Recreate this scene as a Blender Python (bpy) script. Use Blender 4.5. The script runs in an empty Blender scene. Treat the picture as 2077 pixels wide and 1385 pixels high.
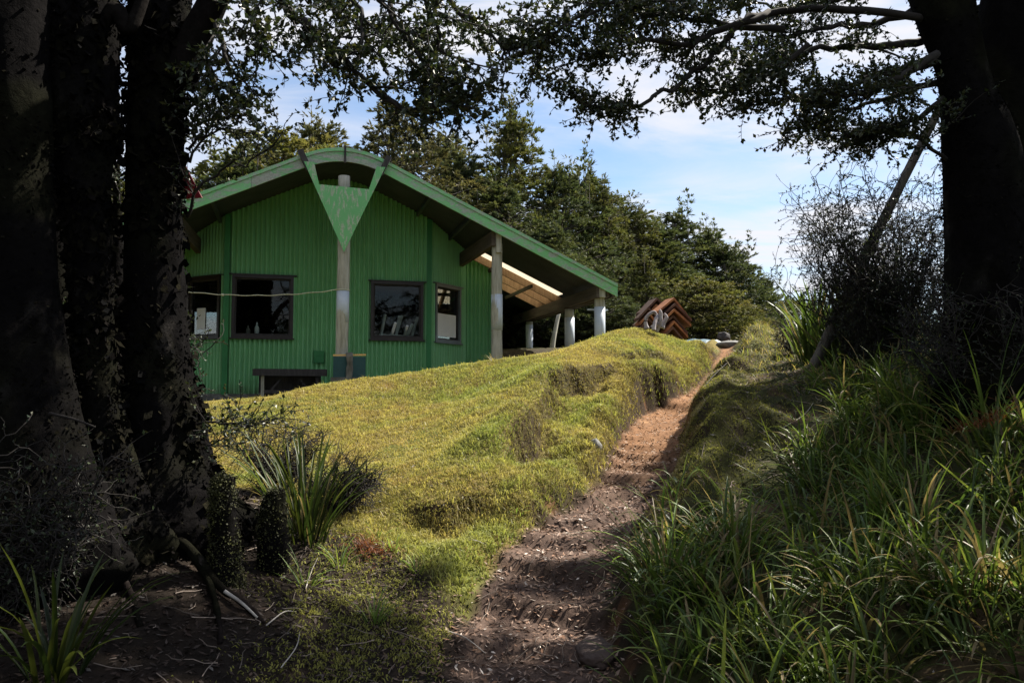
import bpy, bmesh, math, random
import numpy as np
from mathutils import Vector, Matrix

random.seed(7)
RNG = np.random.default_rng(11)
scene = bpy.context.scene
COL = scene.collection
PI = math.pi

# ------------------------------------------------------------------ camera
F_PX, CX, CY, EYE = 1650.0, 1038.5, 692.5, 1.6
PITCH = math.atan((800 - CY) / F_PX)
cam_data = bpy.data.cameras.new('camera')
cam_data.sensor_width = 36.0
cam_data.lens = 36.0 * F_PX / 2077.0
cam_data.clip_start = 0.05
cam_data.clip_end = 2000
cam = bpy.data.objects.new('camera', cam_data)
cam.location = (0, 0, EYE)
cam.rotation_euler = (PI / 2 + PITCH, 0, 0)
COL.objects.link(cam)
scene.camera = cam

# ------------------------------------------------------------------ sky and sun
SUN_AZ, SUN_EL = math.radians(59), math.radians(50)     # azimuth right of straight ahead
SUN_DIR = Vector((math.sin(SUN_AZ) * math.cos(SUN_EL), math.cos(SUN_AZ) * math.cos(SUN_EL), math.sin(SUN_EL)))
world = bpy.data.worlds.new('World')
scene.world = world
world.use_nodes = True
wn, wl = world.node_tree.nodes, world.node_tree.links
wn.clear()
w_out = wn.new('ShaderNodeOutputWorld')
w_sky = wn.new('ShaderNodeTexSky')
w_sky.sky_type = 'NISHITA'
w_sky.sun_disc = False
w_sky.sun_elevation = SUN_EL
w_sky.sun_rotation = SUN_AZ
w_sky.air_density = 1.0
w_sky.dust_density = 0.6
w_sky.ozone_density = 1.3
w_bg = wn.new('ShaderNodeBackground')
w_bg.inputs['Strength'].default_value = 0.084
w_tc = wn.new('ShaderNodeTexCoord')
w_sep = wn.new('ShaderNodeSeparateXYZ')
wl.new(w_tc.outputs['Generated'], w_sep.inputs[0])
def wmath(op, a, b=None):
    m = wn.new('ShaderNodeMath'); m.operation = op
    for i, v in enumerate((a, b)):
        if v is None: continue
        if isinstance(v, (int, float)): m.inputs[i].default_value = v
        else: wl.new(v, m.inputs[i])
    return m.outputs[0]
zc = wmath('ADD', wmath('MAXIMUM', w_sep.outputs['Z'], 0.0), 0.16)
w_comb = wn.new('ShaderNodeCombineXYZ')
wl.new(wmath('MULTIPLY', wmath('DIVIDE', w_sep.outputs['X'], zc), 0.55), w_comb.inputs[0])
wl.new(wmath('DIVIDE', w_sep.outputs['Y'], zc), w_comb.inputs[1])
w_map = wn.new('ShaderNodeMapping')
w_map.inputs['Location'].default_value = (2.7, 0.65, 0.4)
w_map.inputs['Rotation'].default_value = (0, 0, math.radians(9))
wl.new(w_comb.outputs[0], w_map.inputs[0])
def wnoise(scale, detail, rough, dist):
    n = wn.new('ShaderNodeTexNoise')
    n.inputs['Scale'].default_value = scale; n.inputs['Detail'].default_value = detail
    n.inputs['Roughness'].default_value = rough; n.inputs['Distortion'].default_value = dist
    wl.new(w_map.outputs[0], n.inputs['Vector'])
    return n.outputs['Fac']
def wramp(fac, p0, p1):
    r = wn.new('ShaderNodeMapRange'); r.interpolation_type = 'SMOOTHSTEP'
    r.inputs['From Min'].default_value = p0; r.inputs['From Max'].default_value = p1
    wl.new(fac, r.inputs['Value'])
    return r.outputs['Result']
big = wramp(wnoise(0.75, 3, 0.5, 0.3), 0.33, 0.55)
fine = wramp(wnoise(3.0, 9, 0.62, 0.6), 0.34, 0.66)
cover = wmath('ADD', wmath('MULTIPLY', wmath('MULTIPLY', big, fine), 0.8), wmath('MULTIPLY', big, 0.25))
w_mix = wn.new('ShaderNodeMix'); w_mix.data_type = 'RGBA'
wl.new(wmath('MINIMUM', cover, 0.97), w_mix.inputs['Factor'])
w_tint = wn.new('ShaderNodeMix'); w_tint.data_type = 'RGBA'; w_tint.blend_type = 'MULTIPLY'
w_tint.inputs['Factor'].default_value = 1.0
wl.new(w_sky.outputs[0], w_tint.inputs[6])
w_tint.inputs[7].default_value = (.70, .78, .84, 1)
wl.new(w_tint.outputs[2], w_mix.inputs[6])
w_mix.inputs[7].default_value = (4.3, 4.3, 4.55, 1)
wl.new(w_mix.outputs[2], w_bg.inputs['Color'])
wl.new(w_bg.outputs[0], w_out.inputs[0])

sun_data = bpy.data.lights.new('sun', 'SUN')
sun_data.energy = 5.0
sun_data.angle = math.radians(1.0)
sun_data.color = (1.0, 0.93, 0.82)
sun = bpy.data.objects.new('sun', sun_data)
sun.rotation_euler = SUN_DIR.to_track_quat('Z', 'Y').to_euler()
COL.objects.link(sun)

scene.view_settings.view_transform = 'Standard'
scene.view_settings.look = 'None'
scene.view_settings.exposure = 1.38
scene.view_settings.gamma = 1.0
scene.render.engine = 'CYCLES'
scene.cycles.use_denoising = True
scene.cycles.max_bounces = 6
scene.cycles.transparent_max_bounces = 12
scene.cycles.caustics_reflective = False
scene.cycles.caustics_refractive = False

# ------------------------------------------------------------------ helpers
def at(u, v, d):
    """world point seen at photo pixel (u, v) at forward distance d"""
    dx, dz = (u - CX) / F_PX, (CY - v) / F_PX
    c, s = math.cos(PITCH), math.sin(PITCH)
    k = d / (c - dz * s)
    return np.array((dx * k, d, EYE + (s + dz * c) * k))

def _hash(i, j, k, seed):
    n = (i * 374761393 + j * 668265263 + k * 2147483647 + seed * 144665) & 0xffffffff
    n = ((n ^ (n >> 13)) * 1274126177) & 0xffffffff
    return ((n ^ (n >> 16)) & 0xffff) / 65535.0

def vnoise(p, seed=0):
    p = np.asarray(p, float)
    i = np.floor(p).astype(np.int64); f = p - i
    f = f * f * (3 - 2 * f)
    x, y, z = i[..., 0], i[..., 1], i[..., 2]
    def c(a, b, e): return _hash(x + a, y + b, z + e, seed)
    fx, fy, fz = f[..., 0], f[..., 1], f[..., 2]
    def L(a, b, t): return a + (b - a) * t
    return L(L(L(c(0,0,0), c(1,0,0), fx), L(c(0,1,0), c(1,1,0), fx), fy),
             L(L(c(0,0,1), c(1,0,1), fx), L(c(0,1,1), c(1,1,1), fx), fy), fz) * 2 - 1

def fbm(p, octs=4, seed=0, gain=0.5):
    p = np.asarray(p, float); a, t, s = 1.0, 0.0, 0.0
    for o in range(octs):
        t = t + a * vnoise(p * (2 ** o), seed + o * 17); s += a; a *= gain
    return t / s

def fbm2(x, y, sc, octs=3, seed=0):
    return fbm(np.stack([np.asarray(x) * sc, np.asarray(y) * sc, np.zeros_like(np.asarray(x, float)) + .37], -1), octs, seed)

def sstep(a, b, x):
    t = np.clip((x - a) / (b - a), 0, 1)
    return t * t * (3 - 2 * t)

def unit(v):
    v = np.asarray(v, float)
    return v / np.maximum(np.linalg.norm(v, axis=-1, keepdims=True), 1e-9)

def np_mesh(name, V, faces, colors=None, smooth=False):
    """faces: list of int arrays (m, k)"""
    me = bpy.data.meshes.new(name)
    V = np.asarray(V, np.float32)
    me.vertices.add(len(V)); me.vertices.foreach_set('co', V.ravel())
    faces = [np.asarray(f, np.int32) for f in faces if len(f)]
    loops = np.concatenate([f.ravel() for f in faces])
    tot = np.concatenate([np.full(len(f), f.shape[1], np.int32) for f in faces])
    start = np.concatenate(([0], np.cumsum(tot)[:-1])).astype(np.int32)
    me.loops.add(len(loops)); me.loops.foreach_set('vertex_index', loops)
    me.polygons.add(len(tot)); me.polygons.foreach_set('loop_start', start)
    me.polygons.foreach_set('loop_total', tot)
    me.polygons.foreach_set('use_smooth', np.full(len(tot), bool(smooth)))
    if colors is not None:
        colors = np.asarray(colors, np.float32)
        if colors.shape[1] == 3: colors = np.concatenate([colors, np.ones((len(colors), 1), np.float32)], 1)
        a = me.color_attributes.new('Col', 'FLOAT_COLOR', 'POINT')
        a.data.foreach_set('color', colors.ravel())
    me.update(calc_edges=True)
    return me

class MB:
    """collects shapes that become one mesh"""
    def __init__(self): self.V = []; self.F = {}; self.n = 0; self.C = []
    def add(self, V, F, C=None):
        V = np.asarray(V, float); F = np.asarray(F, int)
        self.V.append(V); self.F.setdefault(F.shape[1], []).append(F + self.n)
        if C is not None:
            C = np.asarray(C, float)
            if C.ndim == 1: C = np.tile(C, (len(V), 1))
            self.C.append(C)
        self.n += len(V)
        return self
    def box(self, c, size, rot=None, C=None):
        sx, sy, sz = [k / 2 for k in size]
        V = np.array([(x, y, z) for z in (-sz, sz) for x, y in ((-sx, -sy), (sx, -sy), (sx, sy), (-sx, sy))])
        if rot is not None: V = V @ np.array(rot).T
        F = [(3, 2, 1, 0), (4, 5, 6, 7), (0, 1, 5, 4), (1, 2, 6, 5), (2, 3, 7, 6), (3, 0, 4, 7)]
        return self.add(V + np.asarray(c), F, C)
    def bar(self, a, b, w, h, up=(0, 0, 1), C=None):
        """rectangular bar from a to b: width w sideways, height h along up"""
        a, b = np.asarray(a, float), np.asarray(b, float)
        y = unit(b - a); x = unit(np.cross(y, up)); z = np.cross(x, y)
        R = np.stack([x, y, z], 1)
        return self.box((a + b) / 2, (w, np.linalg.norm(b - a), h), R, C)
    def prism(self, poly, t0, t1, axis=1, C=None):
        """2D outline extruded along an axis (poly gives the other two coordinates)"""
        n = len(poly); V = []
        for t in (t0, t1):
            for p in poly:
                q = list(p); q.insert(axis, t); V.append(q)
        self.add(V, [(i, (i + 1) % n, n + (i + 1) % n, n + i) for i in range(n)], C)
        b = self.n - 2 * n
        self.F.setdefault(n, []).append(np.array([[b + i for i in range(n)][::-1], [b + n + i for i in range(n)]]))
        return self
    def tube(self, pts, rad, k=6, C=None, cap=True):
        P = np.asarray(pts, float); m = len(P)
        rad = np.broadcast_to(np.asarray(rad, float), (m,))
        T = np.gradient(P, axis=0) if m > 2 else np.tile(P[1] - P[0], (m, 1))
        T = unit(T)
        ref = np.array((0, 0, 1.0)) if abs(T[:, 2]).mean() < .8 else np.array((1.0, 0, 0))
        A = unit(np.cross(T, ref)); B = np.cross(T, A)
        th = np.arange(k) / k * 2 * PI
        V = (P[:, None] + (A[:, None] * np.cos(th)[None, :, None] + B[:, None] * np.sin(th)[None, :, None]) * rad[:, None, None]).reshape(-1, 3)
        i = np.arange(m - 1)[:, None] * k; j = np.arange(k)[None]; j2 = (j + 1) % k
        F = np.stack([i + j, i + j2, i + k + j2, i + k + j], -1).reshape(-1, 4)
        b = self.n
        self.add(V, F, C)
        if cap and k > 2:
            self.F.setdefault(k, []).append(np.array([[b + x for x in range(k)][::-1], [b + (m - 1) * k + x for x in range(k)]]))
        return self
    def mesh(self, name, smooth=False):
        C = np.concatenate(self.C) if self.C else None
        return np_mesh(name, np.concatenate(self.V), [np.concatenate(f) for f in self.F.values()], C, smooth)
    def build(self, name, mat, parent=None, smooth=False):
        return link(name, self.mesh(name, smooth), mat, parent)

def link(name, me, mat=None, parent=None):
    o = bpy.data.objects.new(name, me)
    if mat is not None: me.materials.append(mat)
    COL.objects.link(o)
    if parent is not None: o.parent = parent
    return o

def tag(o, label=None, cat=None, group=None, kind=None):
    if label: o['label'] = label
    if cat: o['category'] = cat
    if group: o['group'] = group
    if kind: o['kind'] = kind
    return o

def thing(name, label, cat, loc=(0, 0, 0), rz=0, group=None):
    o = bpy.data.objects.new(name, None)
    o.location = [float(c) for c in loc]; o.rotation_euler = (0, 0, rz); o.empty_display_size = .2
    COL.objects.link(o)
    return tag(o, label, cat, group)

def copy_tree(o, parent=None):
    c = o.copy(); COL.objects.link(c); c.parent = parent
    for ch in list(o.children): copy_tree(ch, c)
    return c

def spline(P, n):
    """Catmull-Rom through the rows of P, n samples"""
    P = np.asarray(P, float); m = len(P)
    Q = np.vstack([2 * P[0] - P[1], P, 2 * P[-1] - P[-2]])
    t = np.linspace(0, m - 1 - 1e-9, n); i = t.astype(int); f = (t - i)[:, None]
    a, b, c, d = Q[i], Q[i + 1], Q[i + 2], Q[i + 3]
    return .5 * (2 * b + (c - a) * f + (2 * a - 5 * b + 4 * c - d) * f ** 2 + (3 * b - a - 3 * c + d) * f ** 3)

# ------------------------------------------------------------------ materials
def mat_base(name):
    m = bpy.data.materials.new(name); m.use_nodes = True
    n, l = m.node_tree.nodes, m.node_tree.links
    return m, n, l, n['Principled BSDF']

def noise_node(n, l, scale, detail=6, rough=.6, vec=None, stretch=None, dist=0.0):
    t = n.new('ShaderNodeTexNoise')
    t.inputs['Scale'].default_value = scale; t.inputs['Detail'].default_value = detail
    t.inputs['Roughness'].default_value = rough; t.inputs['Distortion'].default_value = dist
    tc = n.new('ShaderNodeTexCoord')
    if stretch:
        mp = n.new('ShaderNodeMapping'); mp.inputs['Scale'].default_value = stretch
        l.new(tc.outputs['Object'], mp.inputs[0]); l.new(mp.outputs[0], t.inputs['Vector'])
    else:
        l.new(tc.outputs['Object'], t.inputs['Vector'])
    return t.outputs['Fac']

def ramp(n, l, fac, stops, interp='LINEAR'):
    r = n.new('ShaderNodeValToRGB'); r.color_ramp.interpolation = interp
    e = r.color_ramp.elements
    while len(e) < len(stops): e.new(.5)
    for k, (p, c) in enumerate(stops):
        e[k].position = p; e[k].color = (*c, 1) if len(c) == 3 else c
    l.new(fac, r.inputs[0])
    return r.outputs[0]

def mixc(n, l, fac, a, b, mode='MIX'):
    m = n.new('ShaderNodeMix'); m.data_type = 'RGBA'; m.blend_type = mode
    for s, v in ((m.inputs['Factor'], fac), (m.inputs[6], a), (m.inputs[7], b)):
        if isinstance(v, (int, float)): s.default_value = v
        elif isinstance(v, tuple): s.default_value = (*v, 1)
        else: l.new(v, s)
    return m.outputs[2]

def bump(n, l, b, height, strength, distance):
    k = n.new('ShaderNodeBump'); k.inputs['Strength'].default_value = strength; k.inputs['Distance'].default_value = distance
    l.new(height, k.inputs['Height']); l.new(k.outputs[0], b.inputs['Normal'])

def mat_noise(name, stops, scale=4, rough=.8, stretch=None, bump_d=0.0, detail=7, metallic=0.0, spec=.4, bscale=None, dist=0.0):
    m, n, l, b = mat_base(name)
    f = noise_node(n, l, scale, detail, .62, stretch=stretch, dist=dist)
    l.new(ramp(n, l, f, stops), b.inputs['Base Color'])
    b.inputs['Roughness'].default_value = rough; b.inputs['Metallic'].default_value = metallic
    b.inputs['Specular IOR Level'].default_value = spec
    if bump_d:
        f2 = noise_node(n, l, bscale or scale * 4, 6, .65, stretch=stretch)
        bump(n, l, b, f2, .8, bump_d)
    return m

def mat_worn(name, paint, paint2, bare, cut=.58, soft=.06, scale=9, stretch=(1, 1, .35), rough=.6):
    """paint with shade drift and patches worn through to what lies under"""
    m, n, l, b = mat_base(name)
    p = ramp(n, l, noise_node(n, l, 1.7, 5), [(.3, paint), (.7, paint2)])
    w = ramp(n, l, noise_node(n, l, scale, 8, .7, stretch=stretch, dist=.6), [(cut - soft, (0, 0, 0)), (cut + soft, (1, 1, 1))])
    bare2 = ramp(n, l, noise_node(n, l, 30, 5), [(.3, tuple(c * .6 for c in bare)), (.7, bare)])
    l.new(mixc(n, l, w, p, bare2), b.inputs['Base Color'])
    b.inputs['Roughness'].default_value = rough
    bump(n, l, b, w, .3, .004)
    return m

def mat_leaf(name, rough=.5, trans=.35, tint=(1, 1, 1), spec=.35):
    """leaf colour comes from the Col attribute; thin, lets some light through"""
    m = bpy.data.materials.new(name); m.use_nodes = True
    n, l = m.node_tree.nodes, m.node_tree.links
    b = n['Principled BSDF']; out = n['Material Output']
    a = n.new('ShaderNodeAttribute'); a.attribute_name = 'Col'
    c = mixc(n, l, 1.0, a.outputs['Color'], tint, 'MULTIPLY')
    l.new(c, b.inputs['Base Color'])
    b.inputs['Roughness'].default_value = rough
    b.inputs['Specular IOR Level'].default_value = spec
    t = n.new('ShaderNodeBsdfTranslucent')
    c2 = mixc(n, l, 1.0, c, (1.2, 1.2, .75), 'MULTIPLY')
    l.new(c2, t.inputs['Color'])
    mx = n.new('ShaderNodeMixShader'); mx.inputs[0].default_value = trans
    l.new(b.outputs[0], mx.inputs[1]); l.new(t.outputs[0], mx.inputs[2]); l.new(mx.outputs[0], out.inputs[0])
    return m

def mat_col(name, rough=.9, spec=.2, bump_d=0.0, bscale=30):
    m, n, l, b = mat_base(name)
    a = n.new('ShaderNodeAttribute'); a.attribute_name = 'Col'
    f = noise_node(n, l, 18, 6)
    c = mixc(n, l, 1.0, a.outputs['Color'], ramp(n, l, f, [(.3, (.6, .6, .6)), (.7, (1.25, 1.25, 1.25))]), 'MULTIPLY')
    l.new(c, b.inputs['Base Color'])
    b.inputs['Roughness'].default_value = rough; b.inputs['Specular IOR Level'].default_value = spec
    if bump_d: bump(n, l, b, noise_node(n, l, bscale, 8, .7), .9, bump_d)
    return m

M = {}
# corrugated wall paint: green with faint rain streaks and dirt
def mat_wall():
    m, n, l, b = mat_base('green_wall_paint')
    p = ramp(n, l, noise_node(n, l, 1.1, 5), [(.3, (.19, .47, .215)), (.7, (.235, .55, .26))])
    st = ramp(n, l, noise_node(n, l, 6, 7, .65, stretch=(3, 3, .18)), [(.28, (.80, .80, .72)), (.5, (1, 1, 1))])
    c = mixc(n, l, 1.0, p, st, 'MULTIPLY')
    tc = n.new('ShaderNodeTexCoord'); sp = n.new('ShaderNodeSeparateXYZ'); l.new(tc.outputs['Object'], sp.inputs[0])
    ad = n.new('ShaderNodeMath'); ad.operation = 'MULTIPLY_ADD'; ad.inputs[1].default_value = .9
    l.new(noise_node(n, l, 5, 6, .7, stretch=(1.6, 1.6, .5)), ad.inputs[0]); l.new(sp.outputs['Z'], ad.inputs[2])
    dirt = ramp(n, l, ad.outputs[0], [(.38, (.75, .75, .75)), (.68, (0, 0, 0))])     # splashed mud and algae along the foot
    c = mixc(n, l, dirt, c, (.10, .13, .06))
    l.new(c, b.inputs['Base Color'])
    b.inputs['Roughness'].default_value = .48; b.inputs['Specular IOR Level'].default_value = .4
    return m
M['wall'] = mat_wall()
M['wall_dark'] = mat_noise('green_trim_paint', [(.3, (.022, .16, .05)), (.7, (.036, .23, .07))], 2, .5)
M['fascia'] = mat_worn('worn_green_fascia', (.17, .48, .18), (.22, .56, .23), (.42, .48, .40), .52, .07, 5, (1, 1, 2.5))
M['fascia_bare'] = mat_worn('peeling_green_fascia', (.14, .40, .15), (.16, .46, .18), (.42, .45, .38), .47, .05, 8, (.5, 1, 2.5))
M['gable'] = mat_worn('flaking_green_panel', (.14, .44, .15), (.17, .50, .19), (.48, .58, .40), .54, .02, 11, (1.8, 1, .5))
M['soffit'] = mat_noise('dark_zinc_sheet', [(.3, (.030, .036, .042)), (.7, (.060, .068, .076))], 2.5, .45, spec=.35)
M['post'] = mat_noise('weathered_pole_wood', [(.25, (.18, .175, .13)), (.5, (.38, .37, .30)), (.75, (.52, .51, .43))], 5, .9, (4, 4, .5), .006, bscale=14)
M['sleeve'] = mat_noise('galvanised_sleeve', [(.25, (.36, .42, .48)), (.5, (.48, .54, .60)), (.75, (.60, .66, .72))], 6, .45, (1, 1, .4), 0, metallic=.0)
M['beam'] = mat_noise('brown_beam_wood', [(.3, (.055, .042, .033)), (.7, (.13, .105, .08))], 3, .85, (2, .5, 6), .003)
M['rafter'] = mat_noise('pale_rafter_wood', [(.3, (.22, .14, .08)), (.7, (.42, .29, .17))], 4, .8, (6, 1, 1), .002)
M['frame'] = mat_noise('dark_brown_window_frame', [(.3, (.018, .014, .014)), (.7, (.034, .026, .026))], 3, .45)
M['frame_grey'] = mat_noise('grey_window_frame', [(.3, (.10, .12, .13)), (.7, (.17, .19, .20))], 3, .45)
M['concrete'] = mat_noise('mossy_concrete', [(.25, (.05, .05, .04)), (.5, (.13, .125, .11)), (.8, (.30, .30, .27))], 7, .95, None, .008)
M['room'] = mat_noise('dark_room_lining', [(.3, (.16, .15, .13)), (.7, (.24, .22, .19))], 2, .9)
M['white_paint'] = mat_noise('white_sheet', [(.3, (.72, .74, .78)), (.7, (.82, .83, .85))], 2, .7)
M['chair'] = mat_noise('white_plastic', [(.3, (.74, .76, .76)), (.7, (.84, .86, .86))], 3, .5)
M['darkwood'] = mat_noise('dark_weathered_timber', [(.25, (.020, .018, .018)), (.6, (.055, .05, .048)), (.8, (.10, .095, .09))], 4, .85, (6, 1, 1), .003)
M['teal'] = mat_noise('dull_teal_board', [(.3, (.010, .058, .066)), (.7, (.02, .085, .092))], 3, .5)
M['yellow'] = mat_noise('pale_yellow_rail', [(.3, (.62, .38, .12)), (.7, (.78, .52, .20))], 5, .6)
M['red'] = mat_noise('dark_red_marker', [(.3, (.16, .006, .012)), (.7, (.26, .012, .02))], 3, .55)
M['rope'] = mat_noise('pale_rope', [(.3, (.42, .42, .28)), (.7, (.62, .62, .45))], 40, .9)
M['rust'] = mat_noise('rusty_brown_angle', [(.25, (.09, .034, .016)), (.5, (.26, .095, .036)), (.75, (.42, .18, .06))], 5, .8, None, .003)
M['rust_dark'] = mat_noise('brown_rusted_angle', [(.25, (.04, .02, .016)), (.6, (.10, .048, .03)), (.8, (.2, .11, .06))], 6, .85, None, .003)
M['drift'] = mat_noise('silvered_dead_wood', [(.25, (.12, .10, .10)), (.5, (.30, .27, .27)), (.75, (.46, .43, .42))], 8, .9, (1, 1, .3), .006)
M['tarp'] = mat_noise('pale_blue_tarp', [(.3, (.035, .085, .115)), (.7, (.075, .14, .17))], 5, .5)
M['stone'] = mat_noise('grey_stone', [(.25, (.10, .10, .09)), (.7, (.22, .22, .21))], 6, .9, None, .01)
M['redstone'] = mat_noise('reddish_stone', [(.25, (.04, .027, .022)), (.6, (.085, .058, .047)), (.8, (.13, .095, .078))], 7, .9, (1, 1, 2), .012)
M['bark'] = mat_col('dark_mossy_bark', 1.0, .03, .02, 22)
M['bark_far'] = mat_noise('grey_bark', [(.3, (.05, .042, .035)), (.7, (.13, .115, .095))], 5, .95, (3, 3, .5))
M['twig'] = mat_noise('dark_twig', [(.3, (.013, .011, .010)), (.7, (.03, .025, .021))], 12, .9)
M['paletwig'] = mat_noise('bleached_twig', [(.3, (.26, .23, .20)), (.7, (.48, .45, .40))], 12, .8)
M['leaf'] = mat_leaf('evergreen_leaf', .42, .22, spec=.4)
M['spray'] = mat_leaf('feathery_spray', .65, .25, spec=.2)
M['blade'] = mat_leaf('grass_blade', .5, .42, spec=.3)
M['flax'] = mat_leaf('flax_blade', .42, .42, spec=.32)
M['moss'] = mat_leaf('moss_tip', .8, .35, spec=.1)
M['litter'] = mat_col('fallen_leaf', .75, .3)
# ------------------------------------------------------------------ terrain
_cp = [  # (photo u, v, distance) of points that lie on the ground
 # crest of the lawn mound
 (300,838,10.5),(400,836,10.6),(480,826,11),(540,811,11.5),(600,797,11.8),(660,782,12),(760,768,12.2),(900,746,12.8),(1000,734,13.2),(1100,724,13.4),
 (1170,701,13.6),(1240,676,14),(1310,664,14.5),(1370,679,15.3),
 # lawn face
 (430,900,9.2),(300,930,8.8),(600,950,8.3),(600,860,10),(800,850,10.2),(800,1015,6.7),(950,800,11.3),(1000,950,7.0),(1075,850,8.6),(1130,770,10.4),(1210,745,11.4),(1300,715,12.8),(930,890,8.6),
 # mossy shelf beside the path
 (1000,1060,6.35),(1120,988,7.1),(1165,905,8.4),(1245,828,10.3),(1400,742,14.3),
 # path
 (1080,1385,4.4),(1095,1250,5.2),(1125,1100,6.0),(1250,1000,7.3),(1300,900,9),(1340,840,11),(1425,785,13),(1457,740,15),(1480,697,17),
 # lower left
 (650,1200,5),(760,1110,5.7),(300,1230,4.2),(500,1385,3.8),(100,1230,4.3),(430,1080,5.4),(330,1020,5.5),(200,1020,5.2),(550,1130,5.2),(560,1020,6.6),(0,1000,8),(0,900,12),(700,1385,4.0),(60,1385,3.4),
 # right bank
 (1400,1200,4.6),(1490,985,6.3),(1475,838,8.4),(1580,805,8.3),(1600,748,11),(1700,748,9.5),(1900,815,7),(2000,900,5.4),(2000,765,6.3),(2000,1100,4.4),(2077,1480,3.1),(1400,1460,3.8),(1600,705,14),(1432,872,7.5),(1450,812,9.3),(1500,757,11.3),(1535,722,13.5),(1750,1090,5),(1750,960,6.1),
]
_P = np.array([at(*c) for c in _cp])
_P = np.vstack([_P, [(0,0,0),(2,0,.25),(-2,0,.1),(0,2.5,-.02),(-1.2,2,.08),(5,3,1.5),(6,6,2.2),(-5,3,.7),(-6,6,.9),(-8,10,1.1),
    (-7.5,13,1.45),(-5,12.7,1.45),(-3.6,13.3,1.45),(-2.5,14.2,1.45),(-1,15,1.5),(.5,15.6,1.6),(1.8,16.2,1.75),(3,17,2.2),(-3,20,1.5),(2,22,2.0),(-9,18,1.5),
    (5.6,20,2.95),(8,17,2.9),(7,11,2.6),(9,8,2.8),(5,25,2.7),(12,25,2.8),(0,-8,-.8),(6,-6,.6),(-6,-6,0),
    (-30,10,1.2),(-30,40,1.6),(0,40,2.0),(30,40,2.2),(30,10,3),(20,-20,1),(-20,-20,0)]])
_C = .5
def _phi(r2): return np.sqrt(r2 + _C * _C)
_A = _phi(((_P[:, None, :2] - _P[None, :, :2]) ** 2).sum(-1))
_n = len(_P)
_K = np.zeros((_n + 3, _n + 3)); _K[:_n, :_n] = _A - np.eye(_n) * .06; _K[:_n, _n] = 1; _K[_n, :_n] = 1
_K[:_n, _n + 1:] = _P[:, :2]; _K[_n + 1:, :_n] = _P[:, :2].T
_W = np.linalg.solve(_K, np.concatenate([_P[:, 2], np.zeros(3)]))
def base_h(x, y):
    out = np.empty(len(x))
    for i in range(0, len(x), 40000):
        q = np.stack([x[i:i+40000], y[i:i+40000]], 1)
        r2 = ((q[:, None] - _P[None, :, :2]) ** 2).sum(-1)
        out[i:i+40000] = _phi(r2) @ _W[:_n] + _W[_n] + q @ _W[_n + 1:]
    return out

# path: centre line (u, v, d, half width in metres)
_path = [(1070,1560,3.5,.42),(1080,1385,4.4,.43),(1095,1250,5.2,.44),(1160,1100,6.0,.40),(1275,1000,7.3,.37),(1318,905,9,.35),(1345,843,11,.36),(1375,828,11.7,.36),(1398,804,12.0,.28),(1430,783,13,.20),(1462,738,15,.13),(1482,697,17,.10)]
_pc = np.array([[*at(u, v, d), w] for u, v, d, w in _path])
_pc = np.vstack([[.05,-3,-.25,.5],[.05,0,-.02,.45],[.06,2,0,.43], _pc, [6.0,21,2.95,.08]])
_pc = spline(_pc, 420)
def near_line(x, y, L):
    d = np.full(len(x), 1e9); idx = np.zeros(len(x), int)
    for i in range(0, len(x), 30000):
        q = np.stack([x[i:i+30000], y[i:i+30000]], 1)
        r2 = ((q[:, None] - L[None, :, :2]) ** 2).sum(-1)
        k = r2.argmin(1); idx[i:i+30000] = k; d[i:i+30000] = np.sqrt(r2[np.arange(len(k)), k])
    return d, idx
_ridge = spline(np.array([at(*c) for c in [(700,1062,6.2),(800,1035,6.35),(900,1003,6.5),(1000,955,6.85),(1045,890,7.75),(1080,840,8.6),(1130,774,10.2),(1210,748,11.2),(1300,718,12.6),(1400,712,14.2)]]), 200)

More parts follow.
